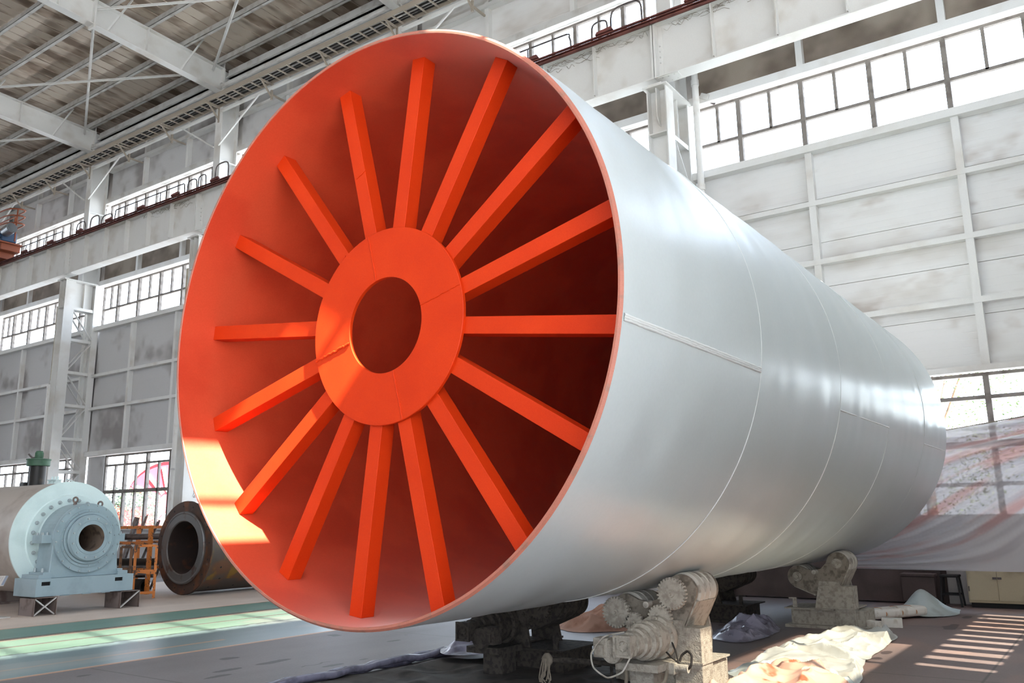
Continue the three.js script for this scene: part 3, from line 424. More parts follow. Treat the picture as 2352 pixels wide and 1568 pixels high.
// ------------------------------------------------------------------ the big drum
{
  const t = thing('kiln_drum', 'huge horizontal steel drum, pale grey outside and orange inside, with orange spokes', 'drum', [DC.x, DC.y, DC.z]), R = DC.R, L = DC.L, ri = R - 0.026;
  const smooth = (pts, n) => { const g = lathe(pts, 'z', n), p = g.attributes.position, uv = g.attributes.uv; for (let i = 0; i < p.count; i++) uv.setXY(i, uv.getX(i) * 2 * PI * R, p.getZ(i)); g.userData.keepUV = true; return g; };
  // lathe turns (r, t) about y and rotateX(+90) sends y to +z: t is z, so the front is 0 and the back -L
  { // rolled plate, very slightly wavy
    const na = 420, nz = 190, pos = new Float32Array((na + 1) * (nz + 1) * 3), nor = new Float32Array(pos.length), uv = new Float32Array((na + 1) * (nz + 1) * 2), idx = [];
    const wave = (a, z) => { const fade = Math.min(1, -z / 0.4); return 0.0095 * fade * (vn(a / (2 * PI) * 15, z * 3.6 + 40, 15, 401) + 0.45 * vn(a / (2 * PI) * 28, z * 7 + 80, 28, 402) + 0.5 * vn(a / (2 * PI) * 9, z * 1.1 + 20, 9, 403) - 0.97); };
    for (let j = 0; j <= nz; j++) for (let i = 0; i <= na; i++) {
      const a = 2 * PI * (i % na) / na, z = -0.012 - (L - 0.012) * j / nz, o = j * (na + 1) + i, e = 0.004, da = (wave(a + e, z) - wave(a - e + 2 * PI, z)) / (2 * e * R), dz = (wave(a, z + e) - wave(a, z - e)) / (2 * e), r = R + wave(a, z), n = V(Math.cos(a) + da * Math.sin(a), Math.sin(a) - da * Math.cos(a), -dz).normalize();
      pos.set([r * Math.cos(a), r * Math.sin(a), z], o * 3); nor.set([n.x, n.y, n.z], o * 3); uv.set([2 * PI * i / na * R, z], o * 2);
      if (j < nz && i < na) idx.push(o, o + na + 1, o + 1, o + 1, o + na + 1, o + na + 2);
    }
    const g = new THREE.BufferGeometry(); g.setAttribute('position', new THREE.BufferAttribute(pos, 3)); g.setAttribute('normal', new THREE.BufferAttribute(nor, 3)); g.setAttribute('uv', new THREE.BufferAttribute(uv, 2)); g.setIndex(idx); g.userData.keepUV = true;
    mesh('outer_shell', g, M.shellOut, t);
  }
  mesh('inner_wall', smooth(Array.from({ length: 20 }, (_, k) => [ri, -L + (L - 0.004) * k / 19]), 192), M.shellIn, t);
  mesh('rim_edge', turned([[ri, -0.004], [ri + 0.003, 0], [R - 0.012, 0], [R, -0.012]], 'z', 192), M.rim, t);
  mesh('end_plate', [...turned([[0.01, -L + 0.02], [R - 0.001, -L + 0.02]], 'z', 96), ...turned([[0.01, -L], [R, -L], [R, -L + 0.02]], 'z', 96)], M.steelGrey, t);
  const zs = -0.25;
  mesh('hub_plate', turned([[0.28, zs + 0.021], [0.281, zs + 0.022], [0.572, zs + 0.022], [0.575, zs + 0.019], [0.575, zs], [0.28, zs], [0.28, zs + 0.021]], 'z', 96), M.spoke, t);
  const ang = [173.7, 150.6, 128.1, 104.3, 82.2, 59.3, 36.7, 14.3, -7.9, -30.2, -53.2, -76.0, -97.2, -119.8, -141.6, -163.8];
  for (const a of ang) mesh('spoke', new RoundedBoxGeometry(ri - 0.44, 0.094, 0.1, 1, 0.003).translate((ri + 0.44) / 2 - 0.001, 0, zs - 0.051).rotateZ(R_(a)), M.spoke, t);
  const bead = (a, b, r, n, mat, amp = 0.35) => { const g = tube(Array.from({ length: n }, (_, k) => { const s = k / (n - 1); return [a[0] + (b[0] - a[0]) * s + rr(-1, 1) * r * amp, a[1] + (b[1] - a[1]) * s + rr(-1, 1) * r * amp, a[2] + (b[2] - a[2]) * s]; }), r, n * 2, 6); return g; };
  const pol = (r, a, z) => [r * Math.cos(R_(a)), r * Math.sin(R_(a)), z];
  for (const [a, r, n] of [[104.2, 0.0045, 30], [14.8, 0.0035, 30], [-75.1, 0.004, 30], [-165.1, 0.008, 26]]) mesh('weld_seam', bead(pol(0.282, a, zs + 0.023), pol(0.572, a, zs + 0.023), r, n, M.spoke, 0.5), M.spoke, t);
  mesh('weld_seam', [bead(pol(1.0, 106, zs + 0.001), pol(1.02, 101.5, zs + 0.001), 0.004, 12, M.spoke), bead(pol(0.59, 131, zs + 0.001), pol(0.6, 126, zs + 0.001), 0.005, 12, M.spoke)], M.spoke, t);
  // seams of the outside: four rings and two lengthways beads
  for (const z of [-1.787, -3.59, -5.3, -7.05]) mesh('ring_seam', new THREE.TorusGeometry(R - 0.0006, 0.0034, 6, 192).translate(0, 0, z), M.weldWhite, t);
  mesh('long_seam', [-0.0062, 0, 0.0062].map((d) => bead([(R + 0.001) * Math.cos(R_(-8.2) + d), (R + 0.001) * Math.sin(R_(-8.2) + d), -0.02], [(R + 0.001) * Math.cos(R_(-8.2) + d), (R + 0.001) * Math.sin(R_(-8.2) + d), -1.78], 0.008, 60, M.weldWhite, 0.18)), M.weldWhite, t);
  mesh('long_seam', bead([R * Math.cos(R_(-10.6)), R * Math.sin(R_(-10.6)), -3.6], [R * Math.cos(R_(-10.6)), R * Math.sin(R_(-10.6)), -5.3], 0.006, 50, M.weldWhite, 0.15), M.weldWhite, t);
  mesh('long_seam', bead([R * Math.cos(R_(-12)), R * Math.sin(R_(-12)), -7.06], [R * Math.cos(R_(-12)), R * Math.sin(R_(-12)), -L + 0.02], 0.006, 40, M.weldWhite, 0.15), M.weldWhite, t);
}

// ------------------------------------------------------------------ turning rolls under the drum
function gear(cx, cy, z0, z1, r, n) {
  const s = new THREE.Shape(), pts = []; n = Math.round(n * 0.85);
  for (let k = 0; k < n; k++) for (const [f, q] of [[-0.34, 0.86], [-0.17, 1], [0.17, 1], [0.34, 0.86]]) { const a = 2 * PI * (k + f) / n; pts.push(new THREE.Vector2(cx + r * q * Math.cos(a), cy + r * q * Math.sin(a))); }
  s.setFromPoints(pts); return new THREE.ExtrudeGeometry(s, { depth: z1 - z0, bevelEnabled: true, bevelSize: 0.002, bevelThickness: 0.003, bevelSegments: 1 }).translate(0, 0, z0);
}
function turningRoll(label, z0, sx, geared, dark) {
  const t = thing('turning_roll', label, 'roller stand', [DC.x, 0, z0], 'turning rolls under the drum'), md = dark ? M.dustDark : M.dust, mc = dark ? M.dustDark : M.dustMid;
  const dz = geared ? -0.1 : 0, A = [0.776, 0.661], B = [0.353, 0.518], P = [0.667, 0.4], X = (x) => sx * x, FIX = /gear|reducer|motor|junction|terminal|flange_bolt|brake/, put = (parent, name, g, m) => { if (dz && !FIX.test(name)) [g].flat().forEach((h) => h.translate(0, 0, dz)); return mesh(name, g, m, parent); };
  for (const [c, r] of [[A, 0.122], [B, 0.122]]) {
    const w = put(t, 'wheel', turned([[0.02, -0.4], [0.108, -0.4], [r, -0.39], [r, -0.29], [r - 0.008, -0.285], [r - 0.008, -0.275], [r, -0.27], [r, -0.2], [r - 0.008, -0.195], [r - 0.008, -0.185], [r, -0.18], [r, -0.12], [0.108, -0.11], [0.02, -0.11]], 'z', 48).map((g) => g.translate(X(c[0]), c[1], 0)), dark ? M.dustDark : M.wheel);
    put(t, 'axle', [cyl([X(c[0]), c[1], -0.48], [X(c[0]), c[1], geared ? 0.1 : -0.02], geared ? 0.03 : 0.052, geared ? 0.03 : 0.05, 24), cyl([X(c[0]), c[1], -0.03 - dz], [X(c[0]), c[1], 0.012 - dz], 0.022, 0.022, 8)], md);
  }
  const o = []; // cheek plate: round both wheels, waisted between them, down to the pivot
  for (let a = 250; a >= 80; a -= 10) o.push([B[0] + 0.112 * Math.cos(R_(a)), B[1] + 0.112 * Math.sin(R_(a))]);
  o.push([0.45, 0.595], [0.53, 0.58], [0.6, 0.605], [0.655, 0.66]);
  for (let a = 150; a >= -30; a -= 10) o.push([A[0] + 0.112 * Math.cos(R_(a)), A[1] + 0.112 * Math.sin(R_(a))]);
  o.push([0.75, 0.36], [0.7, 0.32], [0.58, 0.315], [0.5, 0.345]);
  const sh = o.map(([x, y]) => [X(x), y]); if (sx < 0) sh.reverse();
  put(t, 'cheek_plate', extrude(sh, 0.03).translate(0, 0, -0.085), mc); put(t, 'cheek_plate', extrude(sh, 0.03).translate(0, 0, -0.45), mc);
  put(t, 'web_plate', [bar([X(0.875), 0.6, -0.24], [X(0.745), 0.36, -0.24], 0.33, 0.02, V(1, 0, 0)).rotateX(0), bar([X(0.3), 0.42, -0.24], [X(0.52), 0.33, -0.24], 0.33, 0.02, V(1, 0, 0))], md);
  put(t, 'boss', [cyl([X(0.545), 0.57, -0.06], [X(0.545), 0.57, 0.02], 0.026, 0.022, 16), cyl([X(0.545), 0.57, 0.02], [X(0.545), 0.57, 0.03], 0.012, 0.012, 12)], dark ? md : M.wheel);
  const ped = [[P[0] - 0.15, 0.2], [P[0] + 0.13, 0.2], [P[0] + 0.14, 0.36], [P[0] + 0.12, 0.475], [P[0] - 0.09, 0.475]].map(([x, y]) => [X(x), y]); if (sx < 0) ped.reverse();
  put(t, 'pivot_bracket', [extrude(ped, 0.025).translate(0, 0, -0.05), extrude(ped, 0.025).translate(0, 0, -0.49)], md);
  put(t, 'pivot_pin', [cyl([X(P[0]), P[1], -0.5], [X(P[0]), P[1], -0.015], 0.055, 0.055, 24), cyl([X(P[0]), P[1], -0.015], [X(P[0]), P[1], 0.006], 0.042, 0.038, 24), cyl([X(P[0]), P[1], 0.006], [X(P[0]), P[1], 0.02], 0.018, 0.018, 8)], md);
  put(t, 'end_plate', [rb(X(0.72), X(0.92), 0.0, 0.43, -0.2, -0.02, 0.006), bb(X(0.66), X(0.93), 0.203, 0.215, -0.48, 0.0)], geared && !dark ? M.dust : md);
  put(t, 'base_beam', [bb(X(0.25), X(geared ? 0.9 : 1.0), 0.03, 0.186, -0.5, -0.06), bb(X(0.2), X(geared ? 0.91 : 1.05), 0.0, 0.03, -0.55, 0.02), bb(X(0.2), X(0.71), 0.186, 0.199, -0.55, 0.01), bb(X(0.28), X(0.32), 0.199, 0.286, -0.06, -0.04), bb(X(0.24), X(0.321), 0.286, 0.3, -0.061, -0.039)], md);
  if (geared) {
    for (const [x, y, r, n] of [[A[0], A[1] - 0.004, 0.104, 32], [B[0], B[1], 0.104, 32], [0.682, 0.496, 0.086, 26], [0.49, 0.455, 0.068, 22]]) {
      const g = put(t, 'gear', gear(X(x), y, -0.03, 0, r, n), md); put(g, 'gear_hub', [cyl([X(x), y, 0], [X(x), y, 0.016], r * 0.26, r * 0.22, 20), cyl([X(x), y, 0.014], [X(x), y, 0.03], r * 0.12, r * 0.1, 10)], md);
    }
    const mx = 0.668, my = 0.375, q = (g) => g.map((h) => h.translate(X(mx), my, 0));
    put(t, 'reducer', q(turned([[0.02, -0.02], [0.132, -0.02], [0.138, 0.0], [0.138, 0.05], [0.118, 0.06], [0.118, 0.14], [0.124, 0.145], [0.124, 0.2], [0.112, 0.21], [0.112, 0.26], [0.09, 0.27], [0.02, 0.27]], 'z', 40)), md);
    put(t, 'motor', q([...turned([[0.02, 0.26], [0.084, 0.26], [0.092, 0.28], [0.092, 0.34], [0.078, 0.35], [0.074, 0.42], [0.02, 0.43]], 'z', 32)]), md);
    const jb = put(t, 'junction_box', [rb(X(mx - 0.056), X(mx + 0.056), my - 0.062, my + 0.062, 0.42, 0.5, 0.006), bb(X(mx - 0.06), X(mx - 0.045), my - 0.066, my + 0.066, 0.5, 0.52), bb(X(mx + 0.045), X(mx + 0.06), my - 0.066, my + 0.066, 0.5, 0.52), bb(X(mx - 0.045), X(mx + 0.045), my + 0.052, my + 0.065, 0.5, 0.519), bb(X(mx - 0.045), X(mx + 0.045), my - 0.065, my - 0.052, 0.5, 0.519)], md);
    put(jb, 'terminal', [cyl([X(mx), my, 0.5], [X(mx), my, 0.512], 0.034, 0.026, 10), ...[0, 1, 2, 3, 4].map((k) => cyl([X(mx + 0.022 * Math.cos(k * 1.257)), my + 0.022 * Math.sin(k * 1.257), 0.505], [X(mx + 0.022 * Math.cos(k * 1.257)), my + 0.022 * Math.sin(k * 1.257), 0.52], 0.009, 0.007, 8))], md);
    put(t, 'flange_bolt', [20, 80, 140, 200, 260, 320].flatMap((a) => [[0.128, 0.05, 0.068], [0.116, 0.2, 0.218]].map(([r, za, zb]) => cyl([X(mx) + r * Math.cos(R_(a)), my + r * Math.sin(R_(a)), za], [X(mx) + r * Math.cos(R_(a)), my + r * Math.sin(R_(a)), zb], 0.011, 0.009, 8))), md);
    put(t, 'brake_box', [rb(X(0.43), X(0.53), 0.29, 0.41, 0.36, 0.46, 0.008), bb(X(0.45), X(0.51), 0.31, 0.37, 0.46, 0.475), cyl([X(0.56), 0.33, 0.42], [X(0.56), 0.33, 0.455], 0.075, 0.07, 28)], md);
    put(t, 'motor_plinth', [bb(X(0.5), X(0.8), 0.2, 0.245, 0.0, 0.3), bb(X(0.55), X(0.72), 0.03, 0.2, 0.02, 0.2)], md);
  }
  return t;
}
const rollR = turningRoll('dusty geared roller stand with round motor, lit under the right side of the drum', 6.25, 1, true, false);
turningRoll('dusty two-wheel roller stand without gears, further back under the right end of the drum', 2.2, 1, false, false);
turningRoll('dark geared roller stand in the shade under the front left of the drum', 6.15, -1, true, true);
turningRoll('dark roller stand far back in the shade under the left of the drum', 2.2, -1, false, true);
{ // wiring and small parts round the lit roller stand
  const x = (v) => DC.x + v;
  tag(mesh('cable_loop', tube([[x(0.6), 0.44, 6.6], [x(0.52), 0.42, 6.72], [x(0.47), 0.33, 6.8], [x(0.5), 0.25, 6.83], [x(0.6), 0.2, 6.84], [x(0.69), 0.235, 6.82], [x(0.72), 0.3, 6.78], [x(0.72), 0.36, 6.7]], 0.0055, 60, 8), M.wheel, scene), 'thin pale cable looping round the front of the roller stand motor', 'cable');
  const sw = thing('limit_switch', 'dusty switch box with cylinder end hanging on the roller stand post', 'switch', [x(0.755), 0.245, 6.32]);
  mesh('box', rb(0, 0.085, -0.07, 0.0, 0, 0.07, 0.004).rotateZ(-0.06), M.dust, sw); mesh('barrel', cyl([0.085, -0.036, 0.035], [0.165, -0.036, 0.035], 0.026, 0.026, 20), M.dust, sw);
  mesh('lead', [tube([[0.165, -0.036, 0.035], [0.185, -0.01, 0.035], [0.185, 0.045, 0.02], [0.15, 0.066, 0.0], [0.11, 0.04, 0.0], [0.095, 0.0, 0.01]], 0.008, 40, 8), tube([[0.03, 0.12, -0.02], [0.07, 0.05, 0.0], [0.09, 0.0, 0.02]], 0.006, 20, 6), tube([[0.0, 0.05, 0.0], [0.05, 0.02, 0.02], [0.1, -0.01, 0.02]], 0.006, 20, 6)], M.cable, sw);
  tag(mesh('conduit_pipe', [tube([[x(-0.15), 0.195, 6.42], [x(0.1), 0.205, 6.42], [x(0.45), 0.21, 6.42], [x(0.76), 0.2, 6.42]], 0.018, 30, 10), cyl([x(0.4), 0.03, 6.42], [x(0.4), 0.2, 6.42], 0.012, 0.012, 8)], M.dustDark, scene), 'dusty conduit pipe running level in front of the lit roller stand', 'pipe');
  tag(mesh('fabric_wrap', [tube([[x(-0.13), 0.2, 6.42], [x(-0.1), 0.225, 6.43], [x(-0.07), 0.2, 6.44], [x(-0.1), 0.17, 6.43]], 0.022, 24, 8, true), ...Array.from({ length: 12 }, (_, k) => { const a = -0.13 + 0.006 * k; return tube([[x(a), 0.205, 6.44], [x(a + rr(-0.015, 0.015)), 0.15 - rr(0, 0.02), 6.455 + rr(0, 0.01)], [x(a + rr(-0.03, 0.02)), 0.1 - rr(0, 0.03), 6.46], [x(a + rr(-0.03, 0.03)), 0.05 + rr(-0.02, 0.03), 6.45 + rr(0, 0.02)]], 0.0045, 16, 5); })], M.rope, scene), 'frayed cloth strip tied round the conduit pipe', 'rag');
  tag(mesh('hose', [tube([[x(0.55), 0.2, 6.5], [x(0.56), 0.14, 6.52], [x(0.58), 0.1, 6.56], [x(0.66), 0.09, 6.6], [x(0.78), 0.1, 6.58], [x(0.82), 0.15, 6.5], [x(0.8), 0.2, 6.42]], 0.012, 50, 8), tube([[x(0.55), 0.06, 6.62], [x(0.6), 0.1, 6.64], [x(0.68), 0.09, 6.66], [x(0.74), 0.02, 6.68]], 0.02, 30, 8)], M.rope, scene), 'dusty grey hose sagging below the roller stand motor', 'hose');
}

// ------------------------------------------------------------------ sheets on the floor
function crumple(name, label, cat, poly, o) { // outline on the floor, drawn in from a rounded edge; o: height, seed, folds
  const n = o.n || 90, na = Math.round(n * 2.4), nr = Math.round(n * 0.6), edge = new THREE.CatmullRomCurve3(poly.map(([x, z]) => V(x, 0, z)), true, 'catmullrom', 0.4).getSpacedPoints(na);
  const c = poly.reduce((a, [x, z]) => [a[0] + x / poly.length, a[1] + z / poly.length], [0, 0]), f = o.f || 3.2, pos = [], idx = [];
  const ridge = (x, z, k, q) => 1 - Math.abs(2 * vn(x * k + 50, z * k + 50, 4096, q) - 1);
  for (let i = 0; i <= nr; i++) for (let j = 0; j <= na; j++) {
    const b = edge[j % na], r = i / nr, jag = 1 + 0.09 * (vn(b.x * 6 + 90, b.z * 6 + 90, 4096, o.s + 8) - 0.5), x = c[0] + (b.x - c[0]) * r * jag, z = c[1] + (b.z - c[1]) * r * jag, near = (1 - r) * Math.hypot(b.x - c[0], b.z - c[1]);
    const h = o.h * (o.mound ? Math.sqrt(Math.max(0, 1 - r * r)) : 1) * (0.15 + 0.85 * sm(0, 0.18, near)) * (0.62 * Math.pow(ridge(x, z, f, o.s), 1.5) + 0.3 * Math.pow(ridge(x + z * 0.6, z - x * 0.4, f * 1.9, o.s + 2), 1.5) + 0.08 * ridge(x, z, f * 4.2, o.s + 4)) + (o.lift ? o.lift(x, z) : 0);
    pos.push(x, (o.y || 0.004) + Math.max(0.001, h), z);
    if (i < nr && j < na) { const q = i * (na + 1) + j; idx.push(q, q + 1, q + na + 1, q + 1, q + na + 2, q + na + 1); }
  }
  let g = new THREE.BufferGeometry(); g.setAttribute('position', new THREE.Float32BufferAttribute(pos, 3)); g.setIndex(idx);
  if (o.facet) g = g.toNonIndexed(); g.computeVertexNormals();
  return tag(mesh(name, g, o.mat, scene), label, cat, o.group);
}
crumple('plastic_sheet', 'large crumpled white plastic sheet lying in sunlight right of the lit roller stand', 'plastic sheet', [[1.0, 5.0], [0.92, 4.2], [0.98, 3.5], [1.12, 2.7], [1.35, 2.3], [1.62, 2.6], [1.68, 3.3], [1.72, 4.2], [1.86, 4.9], [1.9, 5.25], [1.72, 5.3], [1.45, 5.05], [1.2, 5.2]], { h: 0.13, s: 201, mat: M.plasticWhite, f: 3.0, n: 120 });
crumple('plastic_sheet', 'orange-tan crumpled plastic sheet at the bottom edge, before the white sheet', 'plastic sheet', [[1.18, 5.3], [1.3, 4.98], [1.62, 5.0], [1.9, 5.35], [2.25, 6.0], [2.3, 6.6], [1.5, 6.9], [1.25, 6.5], [1.2, 5.9]], { h: 0.17, s: 211, mat: M.plasticOrange, f: 2.6, n: 110 });
crumple('plastic_sheet', 'grey-green crumpled film between the white and the orange sheets', 'plastic sheet', [[0.95, 5.15], [1.2, 4.75], [1.7, 4.9], [2.1, 5.6], [2.0, 5.9], [1.5, 5.45], [1.15, 5.5]], { h: 0.11, s: 221, mat: M.plasticGrey, f: 4.5, n: 90 });
crumple('plastic_sheet', 'white sheet bent up like a tent near the wall, right of the far roller stand', 'plastic sheet', [[0.98, 0.9], [1.02, -0.1], [1.35, -0.55], [1.75, -0.35], [1.82, 0.3], [1.55, 0.75], [1.25, 0.55]], { h: 0.03, s: 231, mat: M.plasticGrey, f: 2.4, n: 80, lift: (x, z) => 0.25 * Math.exp(-Math.pow((x - 1.42) / 0.17, 2)) * Math.exp(-Math.pow((z - 0.05) / 0.45, 2)) });
crumple('plastic_sheet', 'flat pale film lying left of the tent-like white sheet', 'plastic sheet', [[0.75, 0.9], [0.85, 0.2], [1.15, 0.05], [1.2, 0.8], [1.1, 1.4], [0.9, 1.4]], { h: 0.06, s: 241, mat: M.plasticWhite, f: 4, n: 60 });
crumple('plastic_film', 'shiny violet-grey film lying right behind the lit roller stand', 'plastic film', [[-0.1, 2.6], [0.4, 2.3], [0.55, 2.9], [0.5, 3.6], [0.15, 3.5]], { h: 0.2, s: 251, mat: M.filmViolet, f: 3.6, n: 70, mound: true });
crumple('paper_sheet', 'pinkish brown wrapping paper lying behind the roller stands, under the drum', 'paper', [[-1.75, 2.4], [-1.2, 2.1], [-0.7, 2.6], [-0.75, 3.3], [-1.3, 3.7], [-1.8, 3.3]], { h: 0.22, s: 261, mat: M.paperBrown, f: 2.2, n: 70, mound: true });
crumple('paper_scrap', 'small crumpled scrap of pale paper standing on the floor below the drum rim', 'paper', [[-1.66, 5.1], [-1.5, 5.02], [-1.36, 5.15], [-1.4, 5.4], [-1.6, 5.42]], { h: 0.05, s: 271, mat: M.paperBrown, f: 8, n: 34, lift: (x, z) => 0.13 * Math.exp(-(Math.pow((x + 1.52) / 0.05, 2) + Math.pow((z - 5.2) / 0.08, 2))) });
crumple('plastic_film', 'dark crumpled film hanging over the skid, below the dark roller stand', 'plastic film', [[-1.35, 5.2], [-1.1, 5.0], [-0.85, 5.3], [-0.8, 5.9], [-1.05, 6.1], [-1.3, 5.8]], { h: 0.2, s: 281, mat: M.filmViolet, f: 4.2, n: 60, mound: true, y: 0.1 });
crumple('paper_scrap', 'small orange scrap between the far roller stand and the white sheets', 'paper', [[1.0, 1.7], [1.12, 1.6], [1.16, 1.85], [1.04, 1.95]], { h: 0.1, s: 291, mat: M.plasticOrange, f: 9, n: 26, mound: true });
crumple('plastic_sheet', 'dusty dark ground sheet spread under the lit roller stand at the bottom edge', 'plastic sheet', [[-1.3, 6.0], [-0.4, 5.1], [0.5, 5.0], [1.15, 5.4], [1.2, 6.3], [1.1, 7.6], [-1.3, 8.4]], { h: 0.05, s: 301, mat: M.skid, f: 2.2, n: 100, y: 0.012 });
tag(mesh('film_roll', [tube(Array.from({ length: 24 }, (_, k) => [-1.46 + rr(-0.015, 0.015), 0.035 + rr(-0.01, 0.012), 5.1 + k * 0.14]), 0.035, 140, 9), tube(Array.from({ length: 20 }, (_, k) => [-1.4 + rr(-0.02, 0.02), 0.05 + rr(-0.015, 0.015), 5.2 + k * 0.16]), 0.028, 120, 8)], M.filmViolet, scene), 'crinkled roll of clear film along the edge of the dark ground sheet, bottom centre', 'plastic film');
{
  const t = thing('parcel', 'long white wrapped parcel tied with string, lying before the tent-like sheet', 'parcel', [1.28, 0, 0.95]);
  const g = rb(-0.42, 0.42, 0.02, 0.13, -0.12, 0.12, 0.045).rotateY(1.05); mesh('bundle', g, M.foam, t);
  mesh('string', [-0.25, 0.0, 0.22].map((k) => new THREE.TorusGeometry(0.11, 0.004, 6, 24).scale(1.12, 0.56, 1).rotateY(PI / 2).translate(k, 0.075, 0).rotateY(1.05)), M.rackOrange, t);
}
for (const [x, z, a, w, label] of [[1.42, 1.75, 0.2, 0.2, 'pale foam block on the floor, right of the white sheet heap'], [1.3, 2.05, -0.5, 0.14, 'smaller foam block beside the white sheet heap, left of the other block']]) tag(mesh('foam_block', rb(-w / 2, w / 2, 0, 0.09, -w * 0.35, w * 0.35, 0.008).rotateY(a).translate(x, 0, z), M.foam, scene), label, 'foam block');

// ------------------------------------------------------------------ hanging sheet, cabinets and clutter at the right end of the wall
{
  const nx = 90, ny = 120, pos = [], uv = [], idx = [], X0 = 0.25, X1 = 4.3, at = (i, j) => i * (ny + 1) + j;
  for (let i = 0; i <= nx; i++) for (let j = 0; j <= ny; j++) {
    const u = i / nx, v = j / ny, x = X0 + (X1 - X0) * u, top = 2.2 + 0.13 * (x - 1.9) * (x > 1.9 ? 1 : 0.5), y = 0.47 + (top - 0.47) * v;
    const slope = 0.62 * Math.sin(PI * Math.pow(v, 0.85)) , warp = y - slope * (x - 1.9) * Math.exp(-Math.max(0, x - 3) * 0.6);
    const z = -0.3 + 0.05 * Math.sin(warp * 21 + 1.5 * Math.sin(x * 1.3)) * (0.4 + 0.6 * v) + 0.03 * Math.sin(warp * 47 + x * 2) - 0.1 * v;
    pos.push(x, y, z); uv.push(x * 0.12, warp * 0.42 + 0.35);
  }
  for (let i = 0; i < nx; i++) for (let j = 0; j < ny; j++) idx.push(at(i, j), at(i + 1, j), at(i, j + 1), at(i + 1, j), at(i + 1, j + 1), at(i, j + 1));
  const g = new THREE.BufferGeometry(); g.setAttribute('position', new THREE.Float32BufferAttribute(pos, 3)); g.setAttribute('uv', new THREE.Float32BufferAttribute(uv, 2)); g.setIndex(idx); g.computeVertexNormals(); g.userData.keepUV = true;
  const t = thing('hanging_sheet', 'thin translucent sheet with pink stripes hung in folds across the window behind the drum', 'sheet');
  mesh('sheet', g, M.curtain, t);
  mesh('line', tube([[0.25, 2.1, -0.42], [1.9, 2.21, -0.42], [4.3, 2.52, -0.42]], 0.008, 40, 6), M.rope, t);
}
for (const [x0, x1, label] of [[1.82, 2.5, 'cream steel cabinet with double doors and a hasp, under the hanging sheet at the right'], [2.52, 3.2, 'cream steel cabinet cut by the right edge, next to the one with the hasp']]) {
  const t = thing('steel_cabinet', label, 'cabinet', [x0, 0, -1.09]), w = x1 - x0;
  mesh('carcass', rb(0, w, 0.06, 0.92, 0, 0.33, 0.006), M.cabinet, t); mesh('plinth', bb(0.02, w - 0.02, 0, 0.06, 0.02, 0.3), M.black, t);
  for (const [a, b, s] of [[0.012, w / 2 - 0.002, -1], [w / 2 + 0.002, w - 0.012, 1]]) { const d = mesh('door', rb(a, b, 0.09, 0.9, 0.328, 0.346, 0.004), M.cabinet, t); mesh('hasp', [bb(w / 2 + s * 0.05, w / 2 + s * 0.004, 0.35, 0.375, 0.346, 0.356), cyl([w / 2 + s * 0.02, 0.362, 0.35], [w / 2 + s * 0.02, 0.362, 0.372], 0.012, 0.012, 10)], M.scrap, d); mesh('hinge', [cyl([s < 0 ? a + 0.004 : b - 0.004, 0.2, 0.348], [s < 0 ? a + 0.004 : b - 0.004, 0.26, 0.348], 0.007, 0.007, 8), cyl([s < 0 ? a + 0.004 : b - 0.004, 0.7, 0.348], [s < 0 ? a + 0.004 : b - 0.004, 0.76, 0.348], 0.007, 0.007, 8)], M.scrap, d); }
}
{
  const t = thing('stool', 'small dark stool standing left of the cream cabinets, under the hanging sheet', 'stool', [1.62, 0, -0.85]);
  mesh('seat', rb(-0.11, 0.11, 0.36, 0.39, -0.11, 0.11, 0.008), M.black, t);
  for (const a of [-1, 1]) for (const b of [-1, 1]) mesh('leg', bar([a * 0.12, 0, b * 0.12], [a * 0.09, 0.36, b * 0.09], 0.022, 0.022), M.black, t);
  mesh('stretcher', [bb(-0.11, 0.11, 0.14, 0.16, -0.11, -0.095), bb(-0.11, 0.11, 0.14, 0.16, 0.095, 0.11)], M.black, t);
}
{
  const t = thing('tool_chest', 'low dark brown chest in the shade at the wall behind the far roller stand', 'chest', [1.05, 0, -0.95]);
  mesh('body', rb(0, 0.4, 0.05, 0.36, -0.12, 0.22, 0.01), M.wallDark, t); mesh('lid', rb(-0.01, 0.41, 0.36, 0.4, -0.13, 0.23, 0.01), M.wallDark, t); mesh('foot', [bb(0.02, 0.07, 0, 0.05, 0.1, 0.2), bb(0.33, 0.38, 0, 0.05, 0.1, 0.2)], M.black, t);
}
tag(mesh('backing_board', [bb(-1.5, 1.56, 0.02, 0.62, -0.99, -0.95), bb(-1.4, -1.3, 0, 0.6, -0.98, -0.88), bb(1.4, 1.5, 0, 0.6, -0.98, -0.88)], M.wallDark, scene), 'long dark board along the foot of the wall behind the rollers', 'board');

